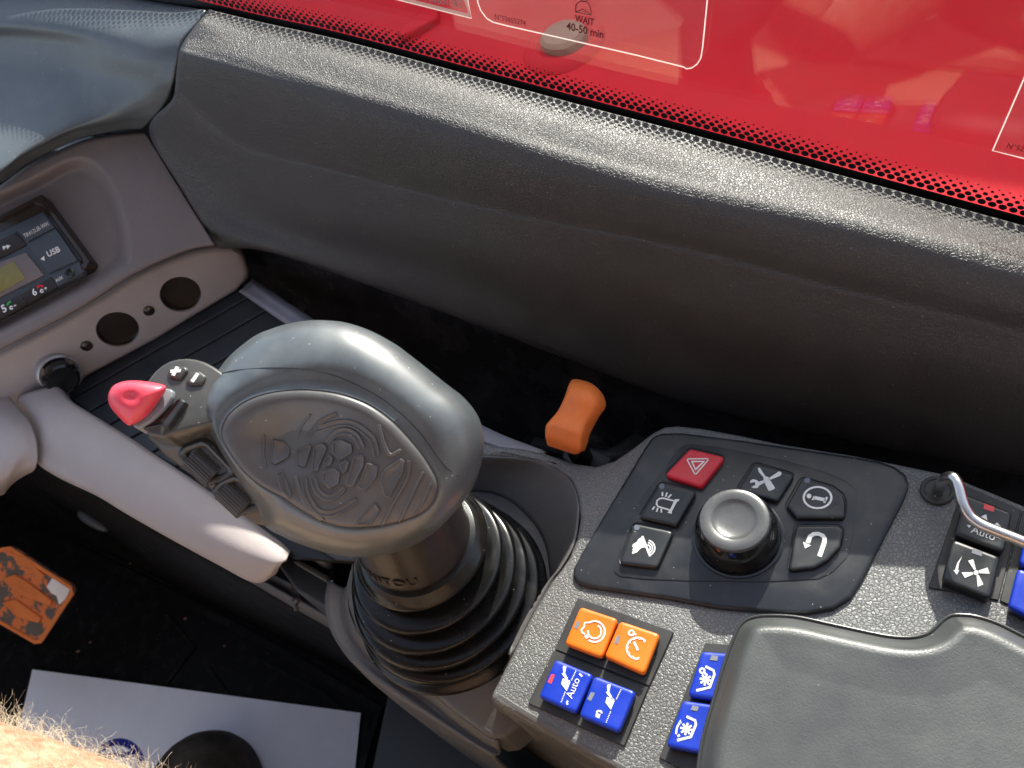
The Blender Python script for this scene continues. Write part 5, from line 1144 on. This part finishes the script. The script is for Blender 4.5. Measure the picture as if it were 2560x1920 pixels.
# ================================================================== OPERATOR
def skin(name, verts, edges, rads, m, parent=None, sub=2):
    off = base(parent); me = bpy.data.meshes.new(name); me.from_pydata([tuple(np.array(v, float)-off) for v in verts], edges, []); me.materials.append(M[m])
    o = bpy.data.objects.new(name, me); COL.objects.link(o); o.parent = parent
    sk = o.modifiers.new('skin', 'SKIN'); sk.use_smooth_shade = True
    for i, r_ in enumerate(rads): me.skin_vertices[0].data[i].radius = (r_, r_) if not isinstance(r_, tuple) else r_
    me.skin_vertices[0].data[0].use_root = True
    ss = o.modifiers.new('sub', 'SUBSURF'); ss.levels = sub; ss.render_levels = sub
    return o
per = thing('person', (-.3, -.15, -.5), 'seated operator with a bare hairy sunlit forearm at the lower left corner', 'person')
ex0, ex1 = PD(-420, 1610, .40), PD(430, 2010, .36)
arm_pts = [PD(640, 2230, .37), PD(380, 2065, .37), PD(165, 1942, .375), PD(-30, 1842, .38), PD(-200, 1750, .39), PD(-440, 1630, .41), PD(-640, 1550, .43)]
BR = [.050, .054, .0525, .049, .044, .036, .030]
body = tube('body', [(-.06, -.16, .36), (-.09, -.1, .22)]+arm_pts, lambda t_: float(np.interp(t_, np.linspace(0, 1, 9), [.055, .052]+BR)), 'skin', per, seg=40, n=8)
hv, hf = [], []
AC = catmull(arm_pts, 8)
rnd = random.Random(3)
for _ in range(6000):
    i = rnd.randrange(8, len(AC)-10); t_ = rnd.random(); c_ = AC[i]+(AC[i+1]-AC[i])*t_; d = AC[i+1]-AC[i]; d /= np.linalg.norm(d)
    r_ = float(np.interp(i/(len(AC)-1), np.linspace(0, 1, 7), BR)); u, v, _n = frame(d); a_ = rnd.random()*6.283
    nn = u*math.cos(a_)+v*math.sin(a_); p = c_+nn*r_*.985; ps_ = [p]
    tl = d*rnd.uniform(.2, 1.0)+np.cross(d, nn)*rnd.uniform(-.8, .8); ln = rnd.uniform(.006, .017)
    for q_ in range(6):
        tl = tl+np.array([rnd.uniform(-.55, .55) for _ in range(3)]); dr = nn*max(.1, .75-.16*q_)+tl*.7; dr /= np.linalg.norm(dr); ps_.append(ps_[-1]+dr*ln/6)
    b_ = len(hv)
    for q_, pp_ in enumerate(ps_):
        w_ = .000075*(1-.5*q_/6); sd_ = np.cross(nn, dr); sd_ /= np.linalg.norm(sd_)+1e-9; hv += [pp_-sd_*w_, pp_+sd_*w_, pp_+nn*w_*1.4]
        if q_:
            for z_ in range(3): hf.append((b_+3*q_-3+z_, b_+3*q_-3+(z_+1) % 3, b_+3*q_+(z_+1) % 3, b_+3*q_+z_))
mk('arm_hair', hv, hf, 'hair', per, recalc=False)
skin('shirt', [(-.30, -.24, -.08), (-.30, -.25, .10), (-.29, -.27, .30), (-.28, -.28, .45), (-.10, -.27, .44), (-.46, -.27, .44), (-.07, -.20, .36), (-.52, -.2, .32)], [(0, 1), (1, 2), (2, 3), (3, 4), (3, 5), (4, 6), (5, 7)], [.21, .20, .17, .12, .085, .085, .07, .07], 'shirt', per)
skin('trousers', [(-.30, -.24, -.16), (-.22, -.14, -.20), (-.30, .02, -.17), (-.42, .17, -.16), (-.47, .28, -.34), (-.49, .33, -.44), (-.42, -.16, -.20), (-.52, .02, -.17), (-.64, .24, -.16), (-.70, .36, -.34)],
     [(0, 1), (1, 2), (2, 3), (3, 4), (4, 5), (0, 6), (6, 7), (7, 8), (8, 9)], [.16, .14, .125, .085, .06, .055, .14, .12, .085, .06], 'shirt', per)
# boot on the paper sheet
bc = PZ(458, 1752, -.478); bt = PZ(458, 1600, -.478); bd = bt-bc; bd[2] = 0; bd /= np.linalg.norm(bd); bs = np.cross(bd, nz); vs, fs = [], []
prof = []
NB, NS = 26, 24
for j in range(NB+1):
    t_ = j/NB; yb = -.16+.245*t_; w_ = .066*(math.sqrt(max(0, 1-((yb)/.085)**2)) if yb > 0 else 1.0); h_ = (.078+.05*max(0, -yb/.16)**1.5)*(max(0, 1-(max(0, yb)/.085)**2.4))**.5
    for i in range(NS+1):
        a_ = math.pi*i/NS; vs.append(bc+bd*(yb)+bs*w_*math.cos(a_)*1.0+nz*(h_*math.sin(a_)**.8))
    if j:
        for i in range(NS): b_ = (j-1)*(NS+1)+i; fs.append((b_, b_+1, b_+NS+2, b_+NS+1))
mk('boot', vs, fs, 'bootrub', per)
